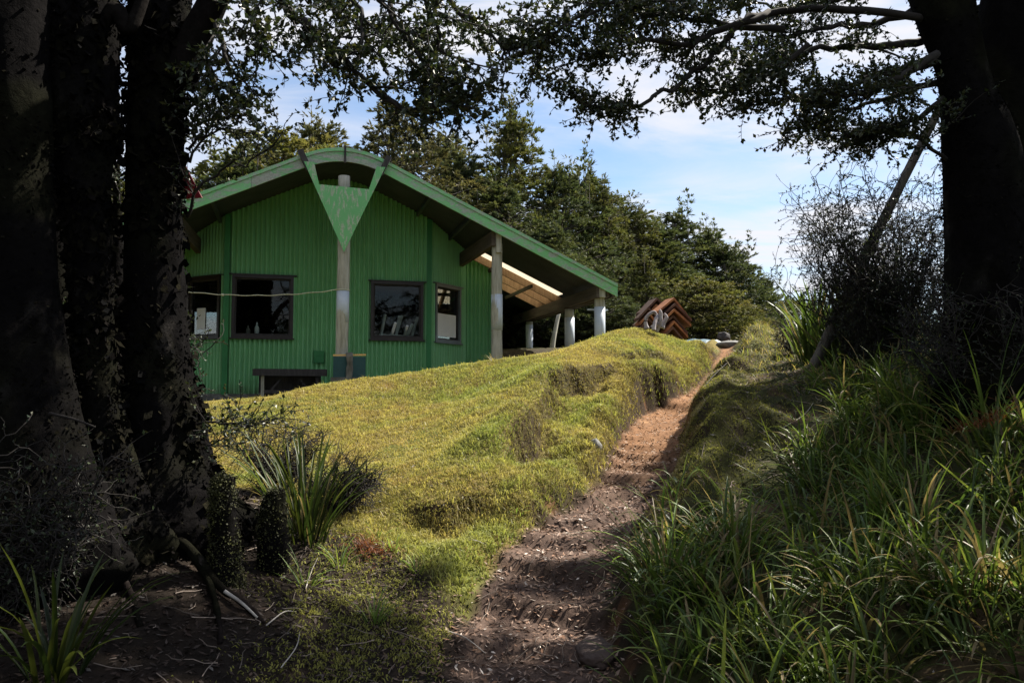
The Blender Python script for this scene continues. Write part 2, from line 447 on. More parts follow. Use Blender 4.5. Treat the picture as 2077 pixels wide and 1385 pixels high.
def ground(x, y, full=False):
    x = np.asarray(x, float).ravel(); y = np.asarray(y, float).ravel()
    z = base_h(x, y)
    nearby = (np.abs(x) < 9) & (y > -4) & (y < 24)
    e = np.full(len(x), 9.0); sd = np.full(len(x), 9.0); rf = np.zeros(len(x)); wob = np.zeros(len(x))
    if nearby.any():
        xs, ys = x[nearby], y[nearby]
        d, k = near_line(xs, ys, _pc)
        jit = .07 * fbm2(xs, ys, 1.7, 3, 3) + .045 * fbm2(xs, ys, 6, 2, 5)
        en = d - _pc[k, 3] + jit
        zp = _pc[k, 2] + .045 * (2 * sstep(.72, 1.0, (ys * 1.9 + .35 * np.sin(xs * 3.1 + ys)) % 1.0) - 2 * ((ys * 1.9 + .35 * np.sin(xs * 3.1 + ys)) % 1.0) + .9) * sstep(4.2, 5, ys) * sstep(11, 10, ys) + .012 * fbm2(xs, ys, 9, 3, 9)
        zp = zp - .03 * sstep(.3, 0, en + _pc[k, 3] * .5) - .05 * sstep(5.5, 7, ys) * sstep(16, 13, ys)
        b = z[nearby]
        bw = .15 + .10 * fbm2(xs, ys, 2.2, 2, 21)
        w = sstep(-.02, 1, en / np.maximum(bw, .08))
        rs = sstep(-.1, .1, xs - np.interp(ys, _pc[:, 1], _pc[:, 0]))
        lip = .11 * (1 + .9 * rs) * np.exp(-((en - .26 - .12 * rs) / (.16 + .14 * rs)) ** 2) * sstep(4.5, 6.5, ys)
        zz = zp * (1 - w) + np.maximum(b, zp - .05) * w + lip * (1 + .8 * fbm2(xs, ys, 2.6, 2, 8))
        # torn turf edge along the top of the bank
        d2, k2 = near_line(xs, ys, _ridge)
        tx = np.gradient(_ridge[:, 0])[k2]; ty = np.gradient(_ridge[:, 1])[k2]
        side = np.sign(tx * (ys - _ridge[k2, 1]) - ty * (xs - _ridge[k2, 0]))
        s = side * d2 + .16 * fbm2(xs, ys, 1.9, 3, 31) + .09 * fbm2(xs, ys, 6, 2, 33)
        endf = sstep(8, 60, k2) * sstep(199, 185, k2)
        torn = .70 + 1.2 * fbm2(xs, ys, 1.1, 2, 35)
        amp = np.clip(torn, .08, 1.15) * endf
        step = .20 * np.tanh(s / .05) * np.exp(-(s / .55) ** 2) * amp
        zz = zz + step * sstep(0, .25, en)
        # lumpy turf
        zz = zz + (.035 * fbm2(xs, ys, 2.3, 3, 41) + .024 * fbm2(xs, ys, 8, 3, 43)) * sstep(-.1, .3, en)
        facet = sstep(.15, -.05, s) * sstep(.05, .3, en) * (1 - rs) * sstep(1.6, .9, en) * sstep(5.6, 6.4, ys)
        zz = zz + facet * (.085 * fbm2(xs, ys, 2.6, 3, 57) + .045 * fbm2(xs, ys, 6.5, 2, 58))
        zz = zz + rs * sstep(.1, .35, en) * sstep(2.2, 1.2, en) * sstep(5.8, 6.8, ys) * (.13 * fbm2(xs, ys, 2.3, 3, 67) + .06 * fbm2(xs, ys, 6, 2, 68) + .05)
        right = sstep(.2, 1.2, xs - np.interp(ys, _pc[:, 1], _pc[:, 0]))
        zz = zz + (.11 * fbm2(xs, ys, 1.6, 3, 47) + .05 * fbm2(xs, ys, 4.5, 2, 48)) * right
        z[nearby] = zz; e[nearby] = en; sd[nearby] = s; rf[nearby] = amp
    if full: return z, e, sd, rf
    return z


def zones_exact(x, y):
    """path edge distance, lawn weight, right-hand bank weight, torn-edge weight"""
    z, e, sd, amp = ground(x, y, True)
    cx = np.interp(y, _pc[:, 1], _pc[:, 0])
    right = sstep(-.1, .25, x - cx) * sstep(-.1, .1, e)
    nz = fbm2(x, y, 1.3, 3, 51)
    # forest floor (bare litter) on the near left, lawn beyond it
    fl = np.interp(x, [-9, -3.4, -2.3, -1.5, -.9, -.4, .1], [8.5, 8.2, 7.3, 6.5, 5.9, 5.4, 4.6])
    lawn = sstep(-.35, .35, y - fl + .9 * nz) * (1 - right) * sstep(-.02, .08, e)
    torn = amp * np.exp(-((sd + .08) / .12) ** 2)
    return z, e, lawn, right, torn, sd

def axis(lo, hi, step, far_lo, far_hi, g=1.28):
    a = list(np.arange(lo, hi, step)); s = step
    v = a[-1]
    while v < far_hi: s *= g; v += s; a.append(v)
    s = step; v = a[0]; pre = []
    while v > far_lo: s *= g; v -= s; pre.append(v)
    return np.array(pre[::-1] + a)
gx = axis(-5.5, 6.5, .045, -260, 260); gy = axis(2.4, 17.2, .045, -120, 420)
GX, GY = np.meshgrid(gx, gy)
fx, fy = GX.ravel(), GY.ravel()
gz, ge, glawn, gright, gtorn, gsd = zones_exact(fx, fy)
nx, ny = len(gx), len(gy)
_grids = [a.reshape(ny, nx) for a in (gz, ge, glawn, gright, gtorn, gsd)]
def zones(x, y, grids=None):
    """the same six values read from the ground mesh's own grid"""
    x, y = np.asarray(x, float), np.asarray(y, float)
    i = np.clip(np.searchsorted(gx, x) - 1, 0, nx - 2); j = np.clip(np.searchsorted(gy, y) - 1, 0, ny - 2)
    a = (x - gx[i]) / (gx[i + 1] - gx[i]); b = (y - gy[j]) / (gy[j + 1] - gy[j])
    return [(G[j, i] * (1 - a) + G[j, i + 1] * a) * (1 - b) + (G[j + 1, i] * (1 - a) + G[j + 1, i + 1] * a) * b for G in (grids or _grids)]
def gh(x, y): return zones(x, y, _grids[:1])[0]
def g1(x, y): return float(gh(np.array([x]), np.array([y]))[0])
ii = (np.arange(ny - 1)[:, None] * nx + np.arange(nx - 1)[None]).ravel()
GF = np.stack([ii, ii + 1, ii + nx + 1, ii + nx], 1)
# slope, for bare soil on the steep torn faces
gzz = gz.reshape(ny, nx)
sl = np.hypot(np.gradient(gzz, gx, axis=1), np.gradient(gzz, gy, axis=0)).ravel()
pathw = sstep(.06, -.06, ge)
col = np.zeros((len(fx), 3))
def lay(c, w):
    global col
    col = col * (1 - w[:, None]) + np.asarray(c) * w[:, None]
n1 = fbm2(fx, fy, 1.1, 4, 61); n2 = fbm2(fx, fy, 5, 4, 63); n3 = fbm2(fx, fy, 14, 3, 65)
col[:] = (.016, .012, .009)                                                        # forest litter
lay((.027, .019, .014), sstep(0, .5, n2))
lay((.17, .135, .045), glawn)                                                      # thatch under the lawn
lay((.115, .135, .032), glawn * sstep(-.05, .35, n1))
lay((.20, .12, .055), glawn * sstep(.1, .5, n2) * .6)
lay((.045, .048, .018), gright * .9)
lay((.085, .055, .034), gright * sstep(.0, .4, n2) * .8)
lay((.075, .072, .022), gright * sstep(1.0, .25, ge) * sstep(5.6, 7, fy))
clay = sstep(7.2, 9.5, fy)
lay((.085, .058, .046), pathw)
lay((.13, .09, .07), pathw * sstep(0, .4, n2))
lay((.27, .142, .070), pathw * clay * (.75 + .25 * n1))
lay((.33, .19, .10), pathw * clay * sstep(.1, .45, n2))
steep = sstep(.75, 1.5, sl) * ((fy > 3) & (fy < 18))
lay((.026, .017, .012), steep * .9)
lay((.15, .075, .035), steep * sstep(.15, .5, n2) * sstep(.5, .1, ge))
lay((.028, .020, .014), np.clip(gtorn, 0, 1) * .8 * sstep(-.3, .3, n2))
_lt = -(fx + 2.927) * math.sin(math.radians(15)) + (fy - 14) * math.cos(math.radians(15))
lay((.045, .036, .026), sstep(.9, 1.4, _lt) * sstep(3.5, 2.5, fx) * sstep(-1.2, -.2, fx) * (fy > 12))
far = sstep(17, 22, np.hypot(fx, fy))
lay((.06, .06, .025), far)
M['ground'] = mat_col('soil_turf_and_clay', .97, .1, .012, 45)
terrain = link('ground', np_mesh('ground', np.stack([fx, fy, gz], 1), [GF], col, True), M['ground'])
tag(terrain, kind='structure')

# ------------------------------------------------------------------ small ground cover
def blades_tri(P, h, w, lean, C, name, mat, mid=True):
    """one bent blade per point: two triangles' worth of quad plus tip"""
    n = len(P); az = RNG.uniform(0, 2 * PI, n); side = np.stack([np.cos(az), np.sin(az), np.zeros(n)], 1)
    az2 = RNG.uniform(0, 2 * PI, n); ln = np.stack([np.cos(az2), np.sin(az2), np.zeros(n)], 1) * (lean * h)[:, None]
    up = np.zeros((n, 3)); up[:, 2] = h
    a = P - side * w[:, None] / 2; b = P + side * w[:, None] / 2
    m = P + up * .62 + ln * .35 ; t = P + up * (1 - .35 * np.clip(lean, 0, 1.5))[:, None] + ln
    c = m + side * w[:, None] * .33
    V = np.stack([a, b, c, t, m - side * w[:, None] * .33], 1).reshape(-1, 3)
    k = np.arange(n)[:, None] * 5
    F4 = k + np.array([[0, 1, 2, 4]]); F3 = k + np.array([[4, 2, 3]])
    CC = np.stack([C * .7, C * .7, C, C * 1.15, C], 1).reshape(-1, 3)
    me = np_mesh(name, V, [F4, F3], CC)
    return link(name, me, mat)

def pick(n, x0, x1, y0, y1, wfun, dens_pow=1.0):
    x = RNG.uniform(x0, x1, n); y = RNG.uniform(y0, y1, n)
    zz = zones(x, y)
    keep = RNG.random(n) < wfun(x, y, *zz)
    return x[keep], y[keep], [a[keep] for a in zz]

def colmix(n, cols, w):
    """weighted blend of colours; w rows are weights"""
    w = np.clip(np.stack(w, 1), 0, None); w = w / w.sum(1, keepdims=True)
    return w @ np.array(cols)

# lawn: short mossy turf
def lawn_w(x, y, z, e, lawn, right, torn, sd):
    return lawn * (1 - .85 * np.clip(torn, 0, 1)) * sstep(-.02, .1, e) * (-(x + 2.927) * .2588 + (y - 14) * .9659 < np.where(x < -.8, 1.7, .9))
x, y, (z, e, lawn, right, torn, sd) = pick(470000, -5.2, 4.2, 4.8, 15.5, lawn_w)
n1 = fbm2(x, y, .9, 3, 71); n2 = fbm2(x, y, 4, 3, 73); n3 = fbm2(x, y, 12, 2, 75)
r = RNG.random(len(x))
C = colmix(len(x), [(.50, .40, .15), (.38, .37, .11), (.23, .31, .08), (.34, .20, .10), (.58, .51, .28)],
           [.7 + n2 * 1.6 - n1 * 1.0, .8 + n3, .25 + 2.4 * n1 + .4 * (sd < -.1), .10 + 1.8 * np.clip(n2 - .1, 0, 1) + .4 * np.clip(torn, 0, 1), .25 * (r > .8)])
C *= (.60 + .50 * RNG.random((len(x), 1)) + .40 * n3[:, None])
h = (.026 + .026 * RNG.random(len(x)) + .020 * n3) * (1 + .35 * (sd < 0)) * (1 + .55 * n1) + .05 * (RNG.random(len(x)) < .012)
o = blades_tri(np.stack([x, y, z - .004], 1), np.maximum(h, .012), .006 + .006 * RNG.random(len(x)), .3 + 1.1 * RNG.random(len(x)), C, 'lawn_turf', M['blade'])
tag(o, 'short yellow green mossy turf of the lawn mound below the hut', 'grass', kind='stuff')

# hanging dead thatch on the torn turf edges and path lips
x, y, (z, e, lawn, right, torn, sd) = pick(190000, -2, 4.2, 5.8, 16, lambda x, y, z, e, lawn, right, torn, sd: np.clip(torn * .16 + .4 * np.exp(-((e - .13) / .10) ** 2) * sstep(5.8, 7, y), 0, 1))
C = colmix(len(x), [(.10, .065, .033), (.24, .16, .075), (.03, .022, .016), (.17, .17, .05)], [np.full(len(x), .5), RNG.random(len(x)), RNG.random(len(x)), .6 * RNG.random(len(x))])
o = blades_tri(np.stack([x, y, z + .0], 1), .02 + .05 * RNG.random(len(x)), .005 + .004 * RNG.random(len(x)), .8 + 1.8 * RNG.random(len(x)), C, 'dead_thatch', M['blade'])
tag(o, 'brown dead thatch hanging along the torn turf edges beside the path', 'grass', kind='stuff')

# turf hanging over the torn edges
x, y, (z, e, lawn, right, torn, sd) = pick(260000, -2, 4.2, 5.8, 15.5, lambda x, y, z, e, lawn, right, torn, sd: np.clip((torn > .2) * (sd > -.05) * (sd < .06) * 1.0 + .55 * (e > .10) * (e < .26) * (y > 6.3), 0, 1))
sel = (torn > .2) & (sd > -.05) & (sd < .06)
def _grad(k):
    a = zones(x + .03, y)[k] - zones(x - .03, y)[k]; b = zones(x, y + .03)[k] - zones(x, y - .03)[k]
    return -unit(np.stack([a, b, np.zeros(len(x))], 1))
G = np.where(sel[:, None], _grad(5), _grad(1)); n = len(x)
L = RNG.uniform(.025, .085, (n, 1)); S = np.stack([-G[:, 1], G[:, 0], np.zeros(n)], 1)
B = np.stack([x, y, z + .012], 1); jit = RNG.normal(0, .35, (n, 3)) * np.array((1, 1, .5))
m1 = B + (G + jit * .5) * L * .45 + np.array((0, 0, .012)); t1 = B + unit(G * .8 + jit) * L * .75 + np.array((0, 0, -1.0)) * L * RNG.uniform(.2, 1.0, (n, 1))
w = RNG.uniform(.003, .006, (n, 1))
V = np.stack([B - S * w, B + S * w, m1 + S * w * .8, t1, m1 - S * w * .8], 1).reshape(-1, 3); k = np.arange(n)[:, None] * 5
C = colmix(n, [(.38, .32, .11), (.26, .27, .08), (.20, .13, .06), (.10, .07, .04)], [RNG.random(n), RNG.random(n), .8 * RNG.random(n), .6 * RNG.random(n)])
CC = np.stack([C, C, C, C * .8, C], 1).reshape(-1, 3)
o = link('hanging_turf', np_mesh('hanging_turf', V, [k + np.array([[0, 1, 2, 4]]), k + np.array([[4, 2, 3]])], CC), M['blade'])
tag(o, 'ragged turf fringe hanging over the cut edges of the bank', 'grass', kind='stuff')

# moss cushions: lower shelf, left foreground patch, right bank edge
def moss_w(x, y, z, e, lawn, right, torn, sd):
    left = sstep(.25, .0, x - np.interp(y, _pc[:, 1], _pc[:, 0])) * sstep(.02, .12, e) * sstep(-1.55, -.9, x + .35 * fbm2(x, y, 1.6, 2, 81)) * sstep(8.5, 6.5, y)
    rt = .8 * right * sstep(1.2, .3, e + .5 * fbm2(x, y, 2.3, 2, 83)) * sstep(5.4, 6.4, y) * sstep(12.5, 11, y)
    return np.clip(left * sstep(-.45, .15, fbm2(x, y, 2.1, 3, 85)) + rt, 0, 1)
x, y, (z, e, lawn, right, torn, sd) = pick(330000, -2.4, 4.2, 3.6, 12.5, moss_w)
n2 = fbm2(x, y, 3, 3, 87); n3 = fbm2(x, y, 13, 3, 89)
C = colmix(len(x), [(.27, .29, .07), (.40, .38, .11), (.12, .14, .04), (.22, .13, .07)], [.8 + n2, .5 + n3, .4 - n3, .12 + .5 * np.clip(n2, 0, 1)])
C *= (.6 + .7 * RNG.random((len(x), 1)))
o = blades_tri(np.stack([x, y, z + .02 * n3], 1), .012 + .016 * RNG.random(len(x)), .005 + .005 * RNG.random(len(x)), .4 + 1.4 * RNG.random(len(x)), C, 'moss_cover', M['moss'])
tag(o, 'yellow green moss cushions on the banks beside the path', 'moss', kind='stuff')

# litter: fallen leaves on the path and forest floor
def litter_w(x, y, z, e, lawn, right, torn, sd):
    return np.clip(sstep(.15, -.1, e) * (.4 + .6 * sstep(9, 6, y)) + (1 - lawn) * (1 - right) * .8 * (y < 9) + right * .25 + lawn * .06, 0, 1)
x, y, (z, e, lawn, right, torn, sd) = pick(110000, -4.5, 4.3, 2.6, 13.5, litter_w)
n = len(x)
C = colmix(n, [(.10, .062, .042), (.20, .125, .085), (.34, .27, .22), (.05, .035, .028), (.24, .11, .05)], [RNG.random(n), RNG.random(n), RNG.random(n) ** 4 * 2, RNG.random(n), .7 * RNG.random(n)])
pal = RNG.random(n) < .05
C[pal] = (.5, .44, .38)
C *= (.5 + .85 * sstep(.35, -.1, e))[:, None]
C *= (1 - .6 * sstep(-.5, -1.3, x))[:, None]  # leaves darkened leftwards: shade near the trunks put into their colour
upw = sstep(7, 9, y)[:, None]
C = C * (1 - upw * .5) + np.array((.30, .19, .11)) * upw * .5
ln = .010 + .018 * RNG.random(n); az = RNG.uniform(0, 2 * PI, n)
D = np.stack([np.cos(az), np.sin(az), RNG.normal(0, .35, n)], 1); D = unit(D)
S = unit(np.cross(D, np.stack([RNG.normal(0, .5, n), RNG.normal(0, .5, n), np.ones(n)], 1)))
Pp = np.stack([x, y, z + .006 + .008 * RNG.random(n)], 1)
wd = ln * RNG.uniform(.18, .4, n)
V = np.stack([Pp - D * ln[:, None], Pp + S * wd[:, None], Pp + D * ln[:, None], Pp - S * wd[:, None]], 1).reshape(-1, 3)
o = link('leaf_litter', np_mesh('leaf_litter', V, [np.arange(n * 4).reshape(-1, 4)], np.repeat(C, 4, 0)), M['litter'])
tag(o, 'small brown fallen leaves littering the path and forest floor', 'leaf litter', kind='stuff')
# ------------------------------------------------------------------ the green hut
# local frame: x along the gable front, y towards the back, z above the eye line
HUT_YAW = math.radians(15)
hut = thing('green_hut', 'green corrugated iron hut with curved gable roof and round timber veranda posts', 'hut', (-2.927, 14.0, EYE), HUT_YAW)
def HW(s, t, z):
    c, k = math.cos(HUT_YAW), math.sin(HUT_YAW)
    return np.array((-2.927 + c * s - k * t, 14 + k * s + c * t, EYE + z))
SLOPE, ARC = .466, .68
def roof_z(s):
    a = np.abs(np.asarray(s, float))
    return np.where(a < ARC, 4.11 + SLOPE * ARC / 2 - SLOPE * a * a / (2 * ARC), 4.11 - SLOPE * (a - ARC))
EAVE = 5.12
R_END = 9.5
PITCH_W = .088

def corrugated_wall(name, p0, p1, z0, top, openings=(), depth=.033, flip=1):
    """ribbed sheet between two plan points; top is a height function of s; openings (a, b, zlo, zhi) along it"""
    p0, p1 = np.asarray(p0, float), np.asarray(p1, float)
    L = np.linalg.norm(p1 - p0); n = max(int(L / PITCH_W * 8), 8)
    u = np.linspace(0, L, n + 1)
    cuts = sorted(set([c for o in openings for c in (o[0], o[1])]))
    for c in cuts: u[np.argmin(abs(u - c))] = c
    dirv = (p1 - p0) / L; nor = np.array((dirv[1], -dirv[0]))
    off = depth * np.cos(u / PITCH_W * 2 * PI)
    xy = p0 + dirv * u[:, None] + nor * off[:, None]
    tz = np.array([top(q[0]) for q in xy])
    mb = MB()
    for i in range(n):
        um = (u[i] + u[i + 1]) / 2
        spans, lo = [], None
        zs = [(z0, None)]
        hit = [o for o in openings if o[0] < um < o[1]]
        segs = [((z0, z0), (tz[i], tz[i + 1]))]
        if hit:
            o = hit[0]
            segs = [((z0, z0), (o[2], o[2])), ((o[3], o[3]), (tz[i], tz[i + 1]))]
        for (a, b), (c, d) in segs:
            mb.add([(*xy[i], a), (*xy[i + 1], b), (*xy[i + 1], d), (*xy[i], c)], [(0, 1, 2, 3)])
    o = mb.build(name, M['wall'], hut, smooth=False)
    # merge for smooth ribs
    bm = bmesh.new(); bm.from_mesh(o.data); bmesh.ops.remove_doubles(bm, verts=bm.verts, dist=.0004)
    for f in bm.faces: f.smooth = True
    bm.to_mesh(o.data); bm.free()
    return o

def mat_glass():
    m = bpy.data.materials.new('window_glass'); m.use_nodes = True
    n, l = m.node_tree.nodes, m.node_tree.links; n.remove(n['Principled BSDF'])
    fr = n.new('ShaderNodeFresnel'); fr.inputs['IOR'].default_value = 1.5
    mp = n.new('ShaderNodeMath'); mp.operation = 'MULTIPLY_ADD'; mp.inputs[1].default_value = .45; mp.inputs[2].default_value = .0
    l.new(fr.outputs[0], mp.inputs[0])
    t = n.new('ShaderNodeBsdfTransparent'); t.inputs['Color'].default_value = (.80, .84, .82, 1)
    g = n.new('ShaderNodeBsdfGlossy'); g.inputs['Roughness'].default_value = .02
    x = n.new('ShaderNodeMixShader')
    l.new(mp.outputs[0], x.inputs[0]); l.new(t.outputs[0], x.inputs[1]); l.new(g.outputs[0], x.inputs[2])
    l.new(x.outputs[0], n['Material Output'].inputs[0])
    return m
M['glass'] = mat_glass()
def mat_sheet():
    m = bpy.data.materials.new('translucent_roof_sheet'); m.use_nodes = True
    n, l = m.node_tree.nodes, m.node_tree.links; b = n['Principled BSDF']
    b.inputs['Base Color'].default_value = (.42, .36, .26, 1); b.inputs['Roughness'].default_value = .5
    t = n.new('ShaderNodeBsdfTranslucent'); t.inputs['Color'].default_value = (.50, .43, .32, 1)
    x = n.new('ShaderNodeMixShader'); x.inputs[0].default_value = .6
    l.new(b.outputs[0], x.inputs[1]); l.new(t.outputs[0], x.inputs[2]); l.new(x.outputs[0], n['Material Output'].inputs[0])
    return m
M['sheet'] = mat_sheet()

WT = 1.83           # front wall stands this far behind the gable
CH = .885
A0, A1 = (-2.05, WT), (1.79, WT)
B0, B1 = (-2.05 - CH, WT + CH), (1.79 + CH, WT + CH)
C0, C1 = (-3.5, WT + CH), (3.42, WT + CH)
D0, D1 = (-3.5, R_END - .6), (3.42, R_END - .6)
wtop = lambda s: float(roof_z(s)) - .05
WIN_L = (.13, 1.19, 1.10, 2.23)       # offsets along the front wall
WIN_R = (2.72, 3.70, 1.11, 2.20)
CHL = CH * math.sqrt(2)
WIN_CR = (.22, 1.08, 1.10, 2.22)
WIN_CL = (.22, 1.08, 1.10, 2.22)
w_front = corrugated_wall('wall', A0, A1, .0, wtop, [WIN_L, WIN_R])
w_cr = corrugated_wall('wall', A1, B1, .0, wtop, [WIN_CR])
w_cl = corrugated_wall('wall', B0, A0, .0, wtop, [WIN_CL])
w_r = corrugated_wall('wall', B1, C1, .0, wtop)
w_l = corrugated_wall('wall', C0, B0, .0, wtop)
corrugated_wall('wall', C1, D1, .0, wtop); corrugated_wall('wall', D0, C0, .0, wtop); corrugated_wall('wall', D1, D0, .0, wtop)
# corner flashings
for (s, t) in (A0, A1, B0, B1):
    MB().box((s, t - .014, (wtop(s) - .03) / 2), (.10, .085, wtop(s) - .03)).build('corner_flashing', M['wall_dark'] if abs(s) < 2.5 else M['wall'], hut)
# horizontal lap flashing on the wall beside the front windows, low access cover
MB().box((-.04 - .30, WT - .042, .72), (.20, .03, .24)).box((-.04 - .30, WT - .06, .72), (.17, .012, .21)).build('wall_cover', M['wall_dark'], hut)

def window(p0, p1, op, fm, name='window'):
    """framed pane in a wall opening: frame bars proud of the ribs, sash, glass, sill"""
    p0, p1 = np.asarray(p0), np.asarray(p1); dv = unit(p1 - p0); nor = np.array((dv[1], -dv[0]))
    a, b, zl, zh = op
    def P(u, o, z): return (*(p0 + dv * u + nor * o), z)
    fr = MB(); fw = .054
    yaw = math.atan2(dv[1], dv[0]); R = np.array([[math.cos(yaw), -math.sin(yaw), 0], [math.sin(yaw), math.cos(yaw), 0], [0, 0, 1]])
    def bx(m, u0, u1, z0, z1, o0, o1): m.box(P((u0 + u1) / 2, (o0 + o1) / 2, (z0 + z1) / 2), (u1 - u0, o1 - o0, z1 - z0), R)
    bx(fr, a - .03, b + .03, zh - fw + .03, zh + .03, -.06, .056)
    bx(fr, a - .03, b + .03, zl - .03, zl + fw - .03, -.06, .054)
    bx(fr, a - .03, a + fw - .03, zl + fw - .03, zh - fw + .03, -.06, .052)
    bx(fr, b - fw + .03, b + .03, zl + fw - .03, zh - fw + .03, -.06, .052)
    w = fr.build(name, fm, hut)
    sa = MB(); c, k = fw - .03, .028
    bx(sa, a + c, b - c, zh - c - k, zh - c, -.05, .012); bx(sa, a + c, b - c, zl + c, zl + c + k, -.05, .012)
    bx(sa, a + c, a + c + k, zl + c + k, zh - c - k, -.05, .011); bx(sa, b - c - k, b - c, zl + c + k, zh - c - k, -.05, .011)
    sa.build('sash', M['darkwood'], w)
    gl = MB(); bx(gl, a + c + k, b - c - k, zl + c + k, zh - c - k, -.028, -.022); gl.build('pane', M['glass'], w)
    sl_ = MB(); bx(sl_, a - .06, b + .06, zl - .055, zl - .031, -.02, .08); sl_.build('sill', fm, w)
    hd = MB(); bx(hd, a - .09, b + .09, zh + .031, zh + .05, -.02, .074); hd.build('head_flashing', fm, w)
    return w, P
win_l, PL = window(A0, A1, WIN_L, M['frame'])
win_r, PR = window(A0, A1, WIN_R, M['frame'])
win_cr, PCR = window(A1, B1, WIN_CR, M['frame_grey'])
win_cl, PCL = window(B0, A0, WIN_CL, M['frame'])
# white sheets set just in front of the glass
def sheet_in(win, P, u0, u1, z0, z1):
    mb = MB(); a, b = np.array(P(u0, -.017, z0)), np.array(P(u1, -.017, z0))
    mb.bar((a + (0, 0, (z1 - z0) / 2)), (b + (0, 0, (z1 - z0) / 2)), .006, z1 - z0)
    mb.build('pane_sheet', M['white_paint'], win)
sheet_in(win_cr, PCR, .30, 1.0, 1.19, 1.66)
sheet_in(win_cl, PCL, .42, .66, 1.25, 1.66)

# plinth, floor, room lining
pl = MB()
poly = [C0, B0, A0, A1, B1, C1, D1, D0]
def offs(p, k): return (p[0] * (1 + k), p[1] - .05 if p[1] < 5 else p[1] + .05)
pl.prism([offs(p, .012) for p in poly][::-1], -.75, .012, axis=2)
pl.build('plinth', M['concrete'], hut)
rm = MB()
for a, b in ((D1, D0), (C0, D0), (D1, C1)):
    a2, b2 = np.array(a) * (.97, 1) + (0, -.12), np.array(b) * (.97, 1) + (0, -.12)
    rm.bar((*a2, 1.25), (*b2, 1.25), .04, 2.5)
rm.box((0, 5.9, 2.6), (6.6, 5.6, .03))
rm.build('room_lining', M['room'], hut)

# roof: corrugated sheet, ribs running down the slope, a clear panel on the right veranda
SK = (2.86, 4.78, 2.28, 4.30)
def roof_sheet(name, s0, s1, t0, t1, mat, ns=None, dz=0):
    ns = ns or max(2, int((s1 - s0) / .12)); nt = int((t1 - t0) / PITCH_W * 8) + 1
    S = np.linspace(s0, s1, ns + 1); T = np.linspace(t0, t1, nt + 1)
    SS, TT = np.meshgrid(S, T)
    Z = roof_z(SS) - .035 + dz + .010 * np.cos(TT / PITCH_W * 2 * PI)
    V = np.stack([SS.ravel(), TT.ravel(), Z.ravel()], 1)
    i = (np.arange(nt)[:, None] * (ns + 1) + np.arange(ns)[None]).ravel()
    return link(name, np_mesh(name, V, [np.stack([i, i + 1, i + ns + 2, i + ns + 1], 1)], None, True), mat, hut)
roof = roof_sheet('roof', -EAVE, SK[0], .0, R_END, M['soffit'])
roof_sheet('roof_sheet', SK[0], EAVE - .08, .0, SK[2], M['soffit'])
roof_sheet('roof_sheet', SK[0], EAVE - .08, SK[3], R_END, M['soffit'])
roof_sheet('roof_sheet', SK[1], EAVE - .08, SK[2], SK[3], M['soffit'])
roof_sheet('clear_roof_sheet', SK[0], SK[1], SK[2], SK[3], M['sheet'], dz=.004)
# rafters and cross batten under the clear panel
for k, t in enumerate((2.62, 3.25, 3.9)):
    m = MB(); m.bar((SK[0] - .05, t, float(roof_z(SK[0] - .05)) - .13), (SK[1] + .05, t, float(roof_z(SK[1] + .05)) - .13), .05, .15)
    m.build('rafter', M['rafter'], hut)
for s in (3.25, 4.05):
    m = MB(); m.bar((s, SK[2] - .1, float(roof_z(s)) - .245), (s, SK[3] + .1, float(roof_z(s)) - .245), .045, .07)
    m.build('batten', M['beam'], hut)

# barge boards along the gable: two straight boards, two curved ones, and the flashing on top
def barge(name, s0, s1, n, zt, zb, t0, t1, mat):
    S = np.linspace(s0, s1, n + 1); mb = MB()
    for i in range(n):
        a, b = S[i], S[i + 1]
        mb.prism([(a, float(roof_z(a)) + zb), (b, float(roof_z(b)) + zb), (b, float(roof_z(b)) + zt), (a, float(roof_z(a)) + zt)], t0, t1, axis=1)
    return mb.build(name, mat, hut)
for s0, s1, n, m in ((-EAVE, -1.55, 1, 'fascia'), (-1.545, -ARC, 1, 'fascia_bare'), (-ARC, -.012, 7, 'fascia_bare'), (.012, ARC, 7, 'fascia_bare'), (ARC, EAVE - .04, 1, 'fascia')):
    barge('barge_board', s0, s1, n, -.042, -.218, -.055, -.012, M[m])
for s0, s1, n in ((-EAVE, -ARC, 1), (-ARC, ARC, 12), (ARC, EAVE - .04, 1)):
    barge('barge_flashing', s0, s1, n, .022, -.040, -.075, .10, M['fascia'])
for s in (-ARC, ARC):
    k = math.copysign(math.atan(SLOPE), s) * 1.0
    R = np.array([[math.cos(k), 0, math.sin(k)], [0, 1, 0], [-math.sin(k), 0, math.cos(k)]])
    MB().box((s, -.07, float(roof_z(s)) - .10), (.095, .16, .37), R).build('bracket', M['darkwood'], hut)
MB().box((0, -.065, float(roof_z(0)) - .10), (.035, .05, .30)).build('joint_cover', M['darkwood'], hut)
# rafter tail board at the low right end
MB().bar((EAVE - .11, -.02, float(roof_z(EAVE)) - .13), (EAVE - .11, R_END, float(roof_z(EAVE)) - .13), .035, .16).build('eave_board', M['beam'], hut)
MB().bar((-EAVE + .02, -.005, float(roof_z(EAVE)) - .13), (-EAVE + .02, R_END, float(roof_z(EAVE)) - .13), .035, .16).build('eave_board', M['beam'], hut)
# purlins seen on the underside
for s in (-4.0, -2.2, 1.55, 2.3):
    MB().bar((s, .05, float(roof_z(s)) - .10), (s, WT + (.0 if abs(s) < 2 else .6), float(roof_z(s)) - .10), .05, .09).build('purlin', M['soffit'], hut)

# gable panel: notched shield with two arms
shield = [(-.69, 3.97), (0.0, 2.44), (.69, 3.97), (.54, 3.97), (.41, 3.56), (-.435, 3.59), (-.525, 3.97)]
gp = MB(); gp.prism(shield, -.165, -.125, axis=1); gp.build('gable_panel', M['gable'], hut)

